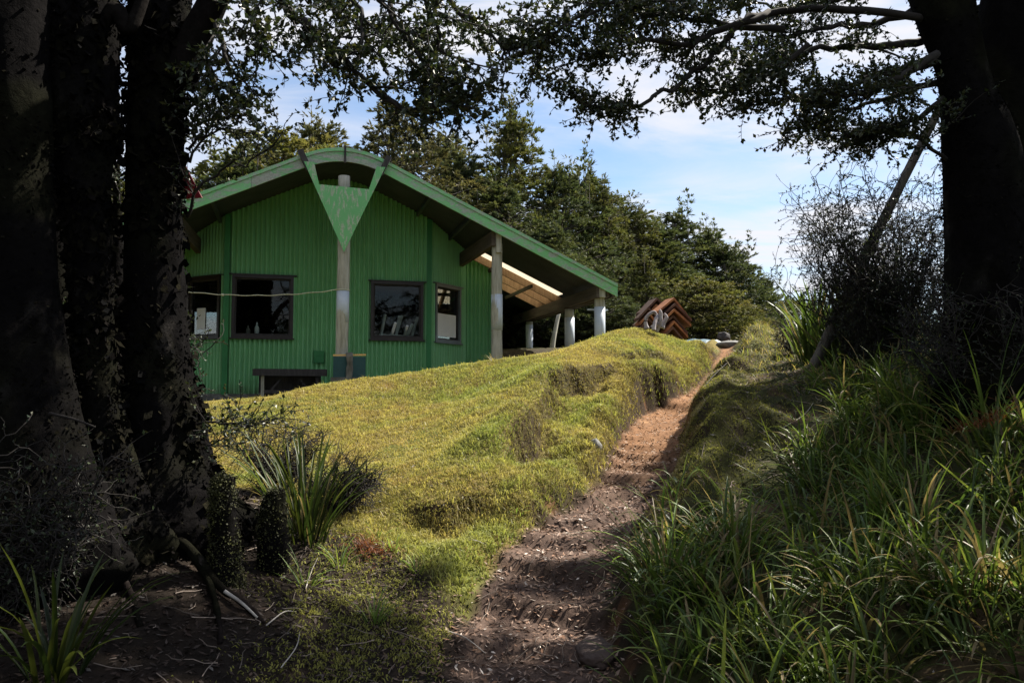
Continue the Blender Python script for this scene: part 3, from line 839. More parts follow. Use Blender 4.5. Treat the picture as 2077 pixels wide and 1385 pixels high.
# posts with metal sleeves
def post(s, t, top, bot, r=.102, sleeve=(1.27, 1.80), lean=0):
    n = 26; z = np.linspace(bot, top, n)
    ph = random.random() * 9
    P = np.stack([s + lean * (z - bot) + .006 * np.sin(z * 2 + ph), t + .005 * np.sin(z * 1.7 + ph), z], 1)
    rr = r * (1.04 - .05 * (z - bot) / (top - bot)) + .0025 * np.sin(z * 9 + ph)
    m = MB(); m.tube(P, rr, 20); o = m.build('post', M['post'], hut, smooth=True)
    if sleeve:
        z2 = np.linspace(*sleeve, 3)
        m = MB(); m.tube(np.stack([np.full(3, s + lean * (z2.mean() - bot)), np.full(3, t), z2], 1), r * 1.055, 24); m.build('sleeve', M['sleeve'], o, smooth=True)
    return o
post(0, 0, 3.80, -.6, .104, (1.24, 1.79))
post(2.80, .22, 2.78, -.4, .10, (1.18, 1.84))
post(4.815, .2, 1.98, -.4, .098, (.85, 1.66))
post(4.815, 1.96, 1.80, -.4, .098, (.95, 1.62))
post(4.815, 5.01, 1.80, -.4, .085, (.8, 1.72))
post(4.815, 8.4, 1.80, -.4, .085, (.8, 1.72))
post(-2.80, .22, 2.78, -.6, .10, (1.18, 1.84)); post(-4.815, .2, 1.98, -.6, .098, (1.1, 1.7))
# beams
def beam(a, b, w, h): MB().bar(a, b, w, h).build('beam', M['beam'], hut)
beam((2.72, .10, 2.86), (2.60, 2.80, 2.86), .10, .27)
beam((-2.72, .10, 2.86), (-2.60, 2.80, 2.86), .10, .27)
beam((4.72, .02, 1.93), (4.72, 8.6, 1.93), .07, .22)
beam((4.92, .03, 1.94), (4.92, 8.6, 1.94), .06, .20)
beam((-4.72, .02, 1.93), (-4.72, 8.6, 1.93), .07, .22)
MB().box((4.80, .06, 2.0), (.12, .10, .34)).build('post_cap', M['post'], hut)
MB().box((2.80, .09, 2.80), (.10, .06, .40)).build('post_cap', M['post'], hut)
MB().bar((4.6, .3, 1.62), (5.02, .3, 1.62), .03, .03).build('bolt', M['sleeve'], hut)

# rope between the centre post and the post behind the near trees
ra, rb = HW(-2.80, .10, 1.73), HW(-.09, -.06, 1.80)
rp = np.array([ra * (1 - k) + rb * k + np.array((0, 0, -.10 * 4 * k * (1 - k) + .006 * math.sin(k * 40))) for k in np.linspace(0, 1, 40)])
m = MB(); m.tube(rp, .0085, 6); m.tube([HW(-1.99, .06, 1.665), HW(-1.95, .06, 1.665)], .022, 8)
th = np.linspace(0, 2 * PI, 16)
m.tube(np.array([HW(.112 * math.cos(a), .112 * math.sin(a), 1.80) for a in th]), .010, 6)
tag(m.build('rope_line', M['rope'], None, True), 'thin pale rope line strung from the centre post past the windows', 'rope')

# upturned white chairs stacked inside the right window
def chair(loc, rz, tilt, label):
    c = thing('plastic_chair', label, 'chair', loc, rz, 'plastic chairs tipped inside the hut')
    c.rotation_euler = (tilt, 0, rz)
    MB().box((0, 0, 0), (.42, .40, .03)).build('seat', M['chair'], c)
    b = MB(); b.bar((-.18, .2, 0), (-.18, .27, .42), .035, .03); b.bar((.18, .2, 0), (.18, .27, .42), .035, .03); b.bar((-.2, .27, .42), (.2, .27, .42), .04, .09)
    b.build('backrest', M['chair'], c)
    for x, y in ((-.18, -.17), (.18, -.17), (-.18, .17), (.18, .17)):
        MB().bar((x, y, -.015), (x * 1.15, y * 1.2, -.44), .042, .042, (0, 1, 0)).build('leg', M['chair'], c)
chair(HW(1.12, 2.2, 1.12), HUT_YAW + .5, math.radians(208), 'white plastic chair tipped upside down, leftmost behind the window with pale legs')
chair(HW(1.42, 2.27, 1.10), HUT_YAW + .35, math.radians(212), 'white plastic chair tipped upside down, rightmost behind the window with pale legs')
# bench inside to carry them, bottles on the other sill
tb = thing('inner_table', 'dark table inside the hut under the tipped chairs', 'table', HW(1.2, 2.5, 0), HUT_YAW)
MB().box((0, 0, .93), (1.5, .7, .04)).build('tabletop', M['room'], tb)
for x in (-.7, .7):
    for y in (-.3, .3): MB().box((x, y, .455), (.05, .05, .91)).build('leg', M['room'], tb)
def bottle(s, h, mt, lab):
    o = MB(); P = [(0, 0, 0), (0, 0, h * .5), (0, 0, h * .62), (0, 0, h * .75), (0, 0, h)]
    o.tube(P, np.array((.045, .045, .04, .018, .018)), 14)
    b = o.build('bottle', mt, None, True); b.location = HW(s, WT + .22, 1.12); tag(b, lab, 'bottle')
bottle(-1.50, .27, M['chair'], 'pale bottle standing inside the window nearest the bench')
bottle(-1.66, .20, M['room'], 'short dark bottle beside the pale bottle inside the window')
sh = MB().box((0, 0, 0), (1.2, .22, .03)); o = sh.build('window_shelf', M['room'], None); o.location = HW(-1.35, WT + .22, 1.10); o.rotation_euler = (0, 0, HUT_YAW)
tag(o, 'dark shelf inside the window carrying the bottles', 'shelf')

# ------------------------------------------------------------------ bench, teal board, short post
bn = thing('timber_bench', 'dark weathered timber bench with crossed braces against the green wall', 'bench', HW(-.86, .95, -.05), HUT_YAW)
for k, y in enumerate((-.16, 0, .16)):
    MB().box((0, y, .475 + .004 * k), (1.24, .15, .06)).build('seat_plank', M['darkwood'], bn)
MB().box((0, -.245, .440), (1.28, .025, .12)).build('apron', M['darkwood'], bn)
for x in (-.47, .47):
    for y in (-.17, .17): MB().box((x, y, .20), (.055, .055, .46)).build('leg', M['post'] if x < 0 and y < 0 else M['darkwood'], bn)
MB().box((0, .22, .24), (1.1, .02, .46)).build('back_panel', M['darkwood'], bn)
for x in (-1, 1):
    MB().bar((x * .38, -.12, .06), (x * .08, -.12, .43), .035, .07, (0, 1, 0)).build('brace', M['darkwood'], bn)
MB().box((0, -.18, .10), (.9, .03, .06)).build('stretcher', M['darkwood'], bn)

tb = thing('teal_board', 'dull teal board with pale yellow top rail at the foot of the post', 'board', HW(.11, -.26, .30), HUT_YAW)
MB().box((0, 0, .16), (.54, .018, .36)).build('panel', M['teal'], tb)
MB().bar((-.275, 0, .36), (.275, 0, .375), .03, .03).build('top_rail', M['yellow'], tb)
st = MB(); z = np.linspace(-.45, .385, 10)
st.tube(np.stack([.012 * np.sin(z * 9), np.zeros(10), z], 1), .055 + .008 * np.sin(z * 23), 9)
o = st.build('short_post', M['concrete'], None, True); o.location = HW(.10, -.36, .32); o.rotation_euler = (0, 0, .4)
tag(o, 'short lichened grey stump post standing before the teal board', 'post')
lg = MB().box((0, 0, 0), (.95, .22, .70)); o = lg.build('concrete_step', M['concrete'], None)
o.location = HW(.28, -.24, -.06); o.rotation_euler = (0, 0, HUT_YAW)
tag(o, 'low dark concrete step under the teal board', 'step')
# ------------------------------------------------------------------ trees: shared builders
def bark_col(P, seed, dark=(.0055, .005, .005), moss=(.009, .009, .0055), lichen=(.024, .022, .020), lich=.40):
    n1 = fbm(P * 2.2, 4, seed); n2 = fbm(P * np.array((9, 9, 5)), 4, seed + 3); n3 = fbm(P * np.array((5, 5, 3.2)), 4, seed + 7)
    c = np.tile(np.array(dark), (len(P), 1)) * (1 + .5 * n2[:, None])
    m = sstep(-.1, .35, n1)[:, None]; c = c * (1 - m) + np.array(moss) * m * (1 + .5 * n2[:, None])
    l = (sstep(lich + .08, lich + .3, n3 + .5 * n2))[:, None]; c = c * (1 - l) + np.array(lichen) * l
    return c

def trunk_mesh(name, ctrl, seed, k=40, rows=150, rough=.16, flare=0, lich=.40, parent=None, mat=None):
    """ctrl rows: x, y, z, r; knobbly tapered trunk"""
    Q = spline(np.asarray(ctrl, float), rows)
    P, r = Q[:, :3], Q[:, 3]
    th = np.arange(k) / k * 2 * PI
    dirs = np.stack([np.cos(th), np.sin(th), np.zeros(k)], 1)
    G = P[:, None] + dirs[None] * r[:, None, None]
    flat = G.reshape(-1, 3)
    nz = fbm(flat * np.array((2.3, 2.3, 1.1)), 4, seed) * rough * 1.5 + fbm(flat * np.array((11, 11, 4)), 3, seed + 5) * rough * .55
    ridge = np.abs(fbm(np.stack([np.tile(np.cos(th) * 2.2, rows), np.tile(np.sin(th) * 2.2, rows), np.repeat(P[:, 2], k) * .5], 1), 2, seed + 9))
    disp = (1 + nz - .35 * rough * (1 - ridge)).reshape(rows, k)
    if flare:
        hgt = np.abs(P[:, 2] - np.array([g1(a, b) for a, b in P[:, :2]]))
        ff = np.exp(-hgt / .22)[:, None] * flare * (.55 + .75 * np.maximum(0, np.cos(th * 5 + seed + 1.3 * np.sin(th * 2))))[None]
        disp = disp + ff
    V = (P[:, None] + dirs[None] * (r[:, None] * disp)[..., None]).reshape(-1, 3)
    i = np.arange(rows - 1)[:, None] * k; j = np.arange(k)[None]; j2 = (j + 1) % k
    F = np.stack([i + j, i + j2, i + k + j2, i + k + j], -1).reshape(-1, 4)
    if P[-1, 2] < P[0, 2]: F = F[:, ::-1]
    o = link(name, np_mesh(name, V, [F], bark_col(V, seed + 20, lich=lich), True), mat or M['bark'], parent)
    return o, V

def fuzz(name, V, n, size, cols, parent, mat, seed=0, zlim=None, down=.0):
    """moss and lichen flakes standing off a surface given by its vertices"""
    rg = np.random.default_rng(seed)
    if zlim: V = V[(V[:, 2] > zlim[0]) & (V[:, 2] < zlim[1])]
    wgt = np.clip(.25 + fbm(V * 4, 3, seed), .02, 2); wgt /= wgt.sum()
    P = V[rg.choice(len(V), n, p=wgt)] + rg.normal(0, .012, (n, 3))
    D = unit(rg.normal(0, 1, (n, 3)) + np.array((0, 0, -down))); S = unit(np.cross(D, rg.normal(0, 1, (n, 3))))
    L = size * rg.uniform(.5, 1.6, (n, 1)); W = L * rg.uniform(.2, .5, (n, 1))
    Vv = np.stack([P, P + D * L * .5 + S * W, P + D * L, P + D * L * .5 - S * W], 1).reshape(-1, 3)
    C = np.array(cols)[rg.integers(0, len(cols), n)] * rg.uniform(.6, 1.4, (n, 1))
    return link(name, np_mesh(name, Vv, [np.arange(n * 4).reshape(-1, 4)], np.repeat(C, 4, 0)), mat, parent)

class Crown:
    """branches and leaves of one tree"""
    def __init__(self, seed): self.b = MB(); self.L = []; self.r = np.random.default_rng(seed)
    def limb(self, pts, r0, r1, side=10, slen=.7, twigs=7, tlen=.24, gap=.016, flat=.5, start=.1, k=7, leaf=1.0, jit=.02):
        r = self.r; P = np.asarray(pts, float)
        Ltot = np.linalg.norm(np.diff(P, axis=0), axis=1).sum()
        n = max(8, int(Ltot / .07)); Q = spline(P, n)
        Q[1:] += r.normal(0, jit, (n - 1, 3)) * np.linspace(.3, 1, n - 1)[:, None]
        self.b.tube(Q, np.linspace(r0, r1, n), k)
        T = unit(np.gradient(Q, axis=0))
        for _ in range(side):
            f = r.uniform(start, 1) ** .8; i = min(int(f * (n - 1)), n - 1)
            d = unit(T[i] * .7 + unit(r.normal(0, 1, 3)) * np.array((1, 1, flat)) * .95)
            Lb = slen * r.uniform(.45, 1.1) * (1 - .35 * f)
            self.branch(Q[i], d, Lb, max(r1, (r0 + (r1 - r0) * f) * .45), twigs, tlen, gap, flat, leaf)
        self.branch(Q[-1], T[-1], slen * .4, r1, twigs // 2 + 1, tlen, gap, flat, leaf)
    def branch(self, p, d, L, r0, twigs, tlen, gap, flat, leaf):
        r = self.r; n = max(4, int(L / .06)); Q = [p]; dd = np.array(d)
        for _ in range(n - 1):
            dd = unit(dd + r.normal(0, .16, 3) * np.array((1, 1, .7))); Q.append(Q[-1] + dd * L / (n - 1))
        Q = np.array(Q); self.b.tube(Q, np.linspace(min(r0, .012), .0025, n), 4, cap=False)
        T = unit(np.gradient(Q, axis=0))
        for _ in range(twigs):
            i = int(r.uniform(.15, 1) * (n - 1)); d2 = unit(T[i] * .6 + unit(r.normal(0, 1, 3)) * np.array((1, 1, flat)))
            self.twig(Q[i], d2, tlen * r.uniform(.5, 1.2), gap, leaf)
        self.twig(Q[-1], T[-1], tlen * .6, gap, leaf)
    def twig(self, p, d, L, gap, leaf):
        r = self.r; Q = [p]; dd = np.array(d)
        for _ in range(3):
            dd = unit(dd + r.normal(0, .25, 3)); Q.append(Q[-1] + dd * L / 3)
        Q = np.array(Q); self.b.tube(Q, np.array((.003, .0026, .0022, .0015)), 3, cap=False)
        m = int(L / gap)
        if leaf <= 0 or m < 1: return
        f = r.uniform(.1, 1.05, m) * 3; i = np.minimum(f.astype(int), 2); w = (f - i)[:, None]
        pos = Q[i] * (1 - w) + Q[i + 1] * w
        D = unit(dd[None] * .5 + r.normal(0, .8, (m, 3))); S = unit(np.cross(D, r.normal(0, .6, (m, 3)) + np.array((0, 0, 1.0))))
        self.L.append((pos, D, S, leaf * r.uniform(.65, 1.3, m)))
    def finish(self, parent, cols, length=.028, width=.62, crown_name='crown', branch_name='branches', mat=None, tw=None):
        r = self.r
        o1 = self.b.build(branch_name, tw or M['twig'], parent, True)
        if not self.L: return
        P = np.concatenate([a[0] for a in self.L]); D = np.concatenate([a[1] for a in self.L]); S = np.concatenate([a[2] for a in self.L]); sc = np.concatenate([a[3] for a in self.L])
        n = len(P); L = (length * sc)[:, None]; W = L * width; N = np.cross(D, S)
        V = np.stack([P, P + D * L * .45 + S * W * .5 + N * W * .18, P + D * L, P + D * L * .45 - S * W * .5 + N * W * .18], 1).reshape(-1, 3)
        C = np.array(cols)[r.integers(0, len(cols), n)] * r.uniform(.6, 1.4, (n, 1))
        return link(crown_name, np_mesh(crown_name, V, [np.arange(n * 4).reshape(-1, 4)], np.repeat(C, 4, 0)), mat or M['leaf'], parent)

def px(ctrl, d):
    """(v, u, half width px[, distance]) rows -> x, y, z, r"""
    out = []
    for c in ctrl:
        dd = c[3] if len(c) > 3 else d
        p = at(c[1], c[0], dd); out.append((*p, c[2] / F_PX * dd))
    return np.array(out)

DARKLEAF = [(.030, .045, .020), (.040, .055, .022), (.022, .034, .020), (.055, .060, .022)]
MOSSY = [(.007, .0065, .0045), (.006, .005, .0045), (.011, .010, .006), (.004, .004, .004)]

def L3(rows): return np.array([at(*c) for c in rows])

# ------------------------------------------------------------------ near left: three old trunks and a slim one
tA = thing('beech_tree', 'thick dark mossy trunk nearest the green hut, its small-leaved boughs over the roof', 'tree', at(345, 1030, 5.35))
TINV = lambda o: -np.array(o.location)
def shift(o, root):
    o.location = [float(a) for a in TINV(root)]
    return o
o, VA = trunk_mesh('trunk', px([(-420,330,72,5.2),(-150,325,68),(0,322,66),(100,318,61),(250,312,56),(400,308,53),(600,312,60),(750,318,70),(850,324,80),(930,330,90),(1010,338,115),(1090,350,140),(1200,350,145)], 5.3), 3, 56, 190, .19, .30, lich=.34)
o.parent = tA; shift(o, tA)
shift(fuzz('moss', VA, 9000, .020, MOSSY, tA, M['bark'], 5, down=.6), tA)
lm = MB(); lm.tube(spline(L3([(360,170,5.25),(392,90,5.25),(425,20,5.2),(470,-70,5.1),(540,-160,5.0)]), 24), np.linspace(.12, .07, 24), 12, np.array((.011, .0095, .0085)))
shift(lm.build('limb', M['bark'], tA, True), tA)
lm = MB(); lm.tube(spline(L3([(330,0,5.3),(262,62,5.2),(240,85,5.15),(222,40,5.1)]), 14), np.linspace(.05, .03, 14), 9, np.array((.011, .0095, .0085)))
shift(lm.build('limb', M['bark'], tA, True), tA)
cA = Crown(21)
kw = dict(side=7, slen=.58, twigs=8, tlen=.22, gap=.0135, leaf=1.4)
for rows, r0, r1 in [
    ([(520,-130,5.0),(588,28,5.0),(622,48,5.0),(643,80,5.0),(678,107,5.0),(720,139,4.95),(772,194,4.9),(830,222,4.9)], .032, .010),
    ([(690,-90,5.2),(713,0,5.1),(737,31,5.1),(733,97,5.0),(722,139,5.0)], .022, .008),
    ([(860,-80,5.3),(905,0,5.2),(948,35,5.2),(990,62,5.2),(1040,95,5.2)], .022, .007),
    ([(780,-120,5.4),(790,0,5.3),(820,70,5.2),(870,130,5.2),(930,170,5.1)], .024, .007),
    ([(640,-140,5.6),(660,-30,5.5),(690,30,5.5),(760,60,5.4),(840,70,5.3)], .024, .008),
    ([(470,-60,5.1),(500,10,5.0),(520,60,5.0),(548,95,5.0)], .026, .007),
    ([(430,20,5.2),(450,80,5.15),(470,140,5.1),(500,175,5.1)], .022, .006),
    ([(400,80,5.3),(425,150,5.2),(440,200,5.2),(475,235,5.1)], .020, .006),
    ([(560,-100,4.6),(560,-20,4.6),(600,20,4.6),(620,55,4.6)], .022, .006),
    ([(820,-100,4.7),(850,-20,4.7),(880,40,4.8),(900,100,4.8),(960,140,4.8)], .02, .006),
    ([(720,-120,4.6),(760,-30,4.7),(800,40,4.7),(850,100,4.7)], .022, .006),
    ([(480,-160,5.8),(520,-80,5.8),(600,-20,5.7),(680,0,5.6)], .028, .008),
    ([(780,194,4.9),(830,225,4.9),(880,205,4.9),(940,215,4.9)], .012, .005),
    ([(830,120,5.0),(880,170,5.0),(930,225,5.0)], .012, .004),
]:
    cA.limb(L3(rows), r0, r1, **kw)
kw2 = dict(side=6, slen=.35, twigs=5, tlen=.2, gap=.02)
for rows, r0, r1 in [
    ([(385,300,5.3),(410,280,5.2),(445,260,5.1),(480,265,5.1)], .010, .004),
    ([(380,440,5.3),(400,395,5.2),(440,350,5.1),(500,330,5.0),(560,300,5.0)], .012, .004),
    ([(385,330,5.3),(415,260,5.2),(430,200,5.2)], .010, .004),
    ([(400,860,5.2),(440,852,5.1),(490,862,5.0),(540,858,4.95)], .008, .003),
    ([(410,910,5.2),(445,890,5.1),(480,870,5.0)], .007, .003)]:
    cA.limb(L3(rows), r0, r1, **kw2)
# boughs above the frame, over the clearing's edge
for k in range(5):
    a = cA.r.uniform(-1.0, 2.6); p0 = at(340, -430, 5.2)
    e = p0 + np.array((math.cos(a) * 3.0, math.sin(a) * 2.2 - .3, cA.r.uniform(.1, 1.5)))
    cA.limb([p0, (p0 + e) / 2 + (0, 0, .35), e], .045, .01, side=10, slen=.95, twigs=6, tlen=.35, gap=.03, leaf=1.7)
for nm in ():
    pass
for o in (cA.finish(tA, DARKLEAF), ): shift(o, tA)
shift([c for c in tA.children if c.name.startswith('branches')][0], tA)

shift(fuzz('hanging_moss', VA, 5000, .055, MOSSY, tA, M['bark'], 51, down=1.6), tA)
tB = thing('beech_tree', 'leaning dark trunk with pale lichen strip, second from the hut side', 'tree', at(215, 1040, 5.0))
o, VB = trunk_mesh('trunk', px([(-420,150,95),(-150,150,92),(0,152,86),(120,155,80),(250,166,70),(330,165,60),(450,178,46),(600,186,40),(750,196,37),(850,210,39),(930,222,48),(1000,222,80),(1090,222,110),(1250,222,120)], 4.9), 14, 48, 180, .17, .30, lich=.30)
o.parent = tB; shift(o, tB); shift(fuzz('moss', VB, 8000, .020, MOSSY, tB, M['bark'], 6, down=.6), tB)
lm = MB(); lm.tube(spline(L3([(190,60,4.85),(235,20,4.85),(262,62,4.85),(300,-30,4.9)]), 14), np.linspace(.06, .035, 14), 9, np.array((.011, .0095, .0085)))
shift(lm.build('limb', M['bark'], tB, True), tB)

shift(fuzz('hanging_moss', VB, 5000, .055, MOSSY, tB, M['bark'], 52, down=1.6), tB)
tC = thing('beech_tree', 'broad black trunk at the far edge, leftmost of the near trunks', 'tree', at(40, 1080, 4.6))
o, VC = trunk_mesh('trunk', px([(-420,0,110),(-150,10,95),(200,22,76),(400,28,70),(600,35,78),(800,45,100),(950,60,125),(1080,70,160),(1300,70,170)], 4.6), 27, 48, 170, .15, .30, lich=.42)
o.parent = tC; shift(o, tC); shift(fuzz('moss', VC, 7000, .020, MOSSY, tC, M['bark'], 7, down=.6), tC)

tE = thing('beech_tree', 'black trunk standing back between the broad trunk and the leaning one', 'tree', at(105, 1040, 5.7))
o, VE = trunk_mesh('trunk', px([(-420,90,40),(0,100,36),(300,104,34),(600,108,42),(900,108,60),(1050,105,80),(1150,105,80)], 5.7), 37, 36, 120, .2, .3, lich=.5)
o.parent = tE; shift(o, tE); shift(fuzz('moss', VE, 4000, .020, MOSSY, tE, M['bark'], 16, down=.6), tE)

tD = thing('young_beech', 'slim dark stem in the gap between the two thick trunks', 'tree', at(240, 1010, 6.0))
o, VD = trunk_mesh('trunk', px([(330,236,7),(450,238,11),(600,236,24),(750,240,34),(900,240,42),(1050,240,60),(1150,240,60)], 6.0), 31, 24, 90, .2, .3)
o.parent = tD; shift(o, tD)
cD = Crown(77)
for k in range(9):
    v = 380 + k * 40; p = at(238, v, 6.0); a = cD.r.uniform(0, 6.28)
    cD.limb([p, p + np.array((math.cos(a) * .2, math.sin(a) * .2, .02)), p + np.array((math.cos(a) * .38, math.sin(a) * .4, -.05))], .012, .004, side=6, slen=.3, twigs=6, tlen=.18, gap=.02)
shift(cD.finish(tD, DARKLEAF), tD); shift([c for c in tD.children if c.name.startswith('branches')][0], tD)

# ------------------------------------------------------------------ near right: twin trunk with flat sprays of leaves
tR = thing('beech_tree', 'dark twin-stemmed tree with flat leafy boughs reaching over the path from the far side', 'tree', at(2030, 790, 6.2))
o, VR = trunk_mesh('trunk', px([(-420,1850,75),(-100,1895,66),(0,1912,62),(150,1950,48),(300,1985,72),(500,2000,78),(650,2015,88),(760,2035,105),(850,2040,130),(980,2040,135)], 6.0), 45, 48, 170, .12, .28, lich=.30)
o.parent = tR; shift(o, tR); shift(fuzz('moss', VR, 8000, .020, MOSSY, tR, M['bark'], 8, down=.6), tR)
o, VR2 = trunk_mesh('trunk', px([(-420,2080,70),(0,2068,70),(200,2060,62),(400,2070,85),(650,2080,110),(840,2090,150),(980,2090,150)], 6.4), 49, 44, 150, .14, .3, lich=.42)
o.parent = tR; shift(o, tR)
cR = Crown(33)
kr = dict(side=12, slen=.54, twigs=10, tlen=.22, gap=.0125, flat=.28, leaf=1.25)
for rows, r0, r1 in [
    ([(1890,40,6.0),(1700,20,5.8),(1560,25,5.7),(1505,44,5.6),(1472,88,5.6),(1438,125,5.5),(1371,172,5.5),(1303,212,5.4),(1249,222,5.4),(1202,212,5.4),(1165,190,5.4)], .03, .006),
    ([(1560,25,5.7),(1505,50,5.6),(1438,71,5.6),(1398,89,5.5),(1324,86,5.5),(1280,89,5.4),(1236,104,5.4),(1168,110,5.3)], .028, .006),
    ([(1590,60,5.8),(1472,50,5.7),(1404,40,5.7),(1337,27,5.6),(1286,10,5.6),(1230,-10,5.5)], .026, .006),
    ([(1920,120,6.0),(1800,150,6.0),(1700,180,5.9),(1600,200,5.8),(1520,215,5.8)], .03, .006),
    ([(1925,190,6.0),(1860,240,6.0),(1780,262,5.9),(1690,268,5.9),(1620,255,5.8)], .026, .005),
    ([(1905,80,6.2),(1780,95,6.2),(1660,100,6.1),(1560,130,6.1),(1500,150,6.0)], .036, .006),
    ([(1890,10,6.4),(1760,50,6.4),(1640,60,6.5),(1540,90,6.5)], .036, .006),
    ([(1880,-60,5.6),(1700,-50,5.2),(1500,-20,5.0),(1380,0,5.0)], .028, .006),
    ([(1700,-60,5.6),(1500,-60,5.3),(1300,-10,5.2),(1180,40,5.1),(1100,80,5.1)], .026, .005),
    ([(1300,-60,5.4),(1220,0,5.3),(1150,50,5.3),(1095,110,5.3)], .02, .005),
    ([(1930,160,6.1),(1830,190,6.3),(1740,220,6.4),(1650,228,6.4)], .03, .005),
    ([(1900,110,5.7),(1830,150,5.5),(1760,185,5.4),(1690,205,5.4)], .03, .005),
    ([(1640,90,5.8),(1560,150,5.8),(1480,185,5.7),(1430,190,5.7)], .02, .005),
    ([(1930,330,6.0),(1880,290,5.9),(1830,270,5.9),(1770,280,5.9)], .016, .004),
    ([(1480,-80,5.9),(1400,-20,5.9),(1340,30,5.8),(1290,60,5.8)], .022, .005),
    ([(1800,-60,6.6),(1700,0,6.6),(1600,20,6.6),(1500,10,6.6)], .03, .006),
]:
    cR.limb(L3(rows), r0, r1, **kr)
for k in range(6):
    a = cR.r.uniform(1.6, 5.4); p0 = at(1870, -420, 6.0)
    e = p0 + np.array((math.cos(a) * 3.4, math.sin(a) * 3.0, cR.r.uniform(-.2, 1.2)))
    cR.limb([p0, (p0 + e) / 2 + (0, 0, .35), e], .05, .01, side=11, slen=1.0, twigs=7, tlen=.36, gap=.03, leaf=1.7, flat=.3)
shift(cR.finish(tR, DARKLEAF), tR); shift([c for c in tR.children if c.name.startswith('branches')][0], tR)
# ------------------------------------------------------------------ trees behind the hut
def far_tree_proto(seed, H, R, base, profile, n_clump, per, cols, card=(.13, .042), sprig=0, flatk=.26, droop=.0):
    """trunk, limbs and a crown of feathery sprays; returns three meshes"""
    r = np.random.default_rng(seed)
    tr = MB(); z = np.linspace(-.6, H * .93, 14)
    ax = np.stack([.25 * np.sin(z * .5 + seed), .25 * np.cos(z * .43 + seed), z], 1); ax[:2, :2] *= .4
    tr.tube(ax, np.linspace(R * .085, .02, 14), 9)
    lb = MB(); cc = []
    for i in range(n_clump):
        f = (i + r.random()) / n_clump; zz = base + (H - base) * f
        a = i * 2.399 + r.normal(0, .35); rad = R * profile(f) * (r.uniform(.75, 1.08) if i % 4 else r.uniform(.1, .6))
        c = np.array((math.cos(a) * rad, math.sin(a) * rad, zz + r.normal(0, .15)))
        j = np.argmin(abs(ax[:, 2] - (zz - rad * .45))); p0 = ax[j]
        mid = (p0 + c) / 2 + np.array((0, 0, .12 * rad))
        lb.tube(spline([p0, mid, c], 6), np.linspace(.018 + .02 * rad, .008, 6), 4, cap=False)
        cs = r.uniform(.7, 1.3) * (.33 + .16 * R) * (.6 + .4 * profile(f))
        cc.append((c, cs, unit(np.array((math.cos(a), math.sin(a), .15)))))
    if sprig:
        for i in range(sprig):
            a = r.uniform(0, 6.28); q = r.uniform(0, .55) * R; zz = H * r.uniform(.9, 1.0)
            c = np.array((math.cos(a) * q, math.sin(a) * q, zz))
            for k in range(6):
                cc.append((c + np.array((r.normal(0, .07), r.normal(0, .07), k * .24 - .2)), .30 - .04 * k, np.array((0, 0, 1.0))))
            lb.tube([c - (0, 0, 1.2), c + (0, 0, .9)], np.array((.02, .006)), 4, cap=False)
    P, D, N, Cc = [], [], [], []
    cols = np.array(cols)
    for c, cs, out in cc:
        m = max(14, int(per * cs ** 1.6 * r.uniform(.8, 1.2)))
        # several small fans in each clump so that outlines stay ragged
        nf = max(3, m // 16); fc = r.normal(0, 1, (nf, 3)); fc = unit(fc) * (r.random((nf, 1)) ** .45) * cs * np.array((1, 1, flatk))
        fd = unit(unit(fc * np.array((1, 1, .4)) + 1e-3) * .8 + out * .7 + np.array((0, 0, .25 - droop)) + r.normal(0, .35, (nf, 3)))
        idx = r.integers(0, nf, m)
        dd = unit(fd[idx] + r.normal(0, .42, (m, 3)) * np.array((1, 1, .6)))
        pp = c + fc[idx] + dd * r.uniform(0, .16, (m, 1))
        P.append(pp); D.append(dd); N.append(unit(r.normal(0, .5, (m, 3)) + np.array((0, 0, 1.0)) + out * .5))
        t = r.integers(0, len(cols)); base_c = cols[t] * r.uniform(.75, 1.25)
        mixw = r.random((m, 1)) * .6
        Cc.append((base_c * (1 - mixw) + cols[r.integers(0, len(cols), m)] * mixw) * r.uniform(.65, 1.35, (m, 1)))
    P, D, N, Cc = map(np.concatenate, (P, D, N, Cc)); m = len(P)
    S = unit(np.cross(D, N)); L = card[0] * r.uniform(.6, 1.4, (m, 1)); W = card[1] * r.uniform(.6, 1.4, (m, 1)); U = np.cross(S, D)
    V = np.stack([P - D * L * .3, P + S * W + U * W * .3, P + D * L * .7, P - S * W + U * W * .3], 1).reshape(-1, 3)
    crown = np_mesh('crown', V, [np.arange(m * 4).reshape(-1, 4)], np.repeat(Cc, 4, 0)); crown.materials.append(M['spray'])
    tm = tr.mesh('trunk', True); tm.materials.append(M['bark_far'])
    lmesh = lb.mesh('limbs', True); lmesh.materials.append(M['bark_far'])
    return tm, lmesh, crown

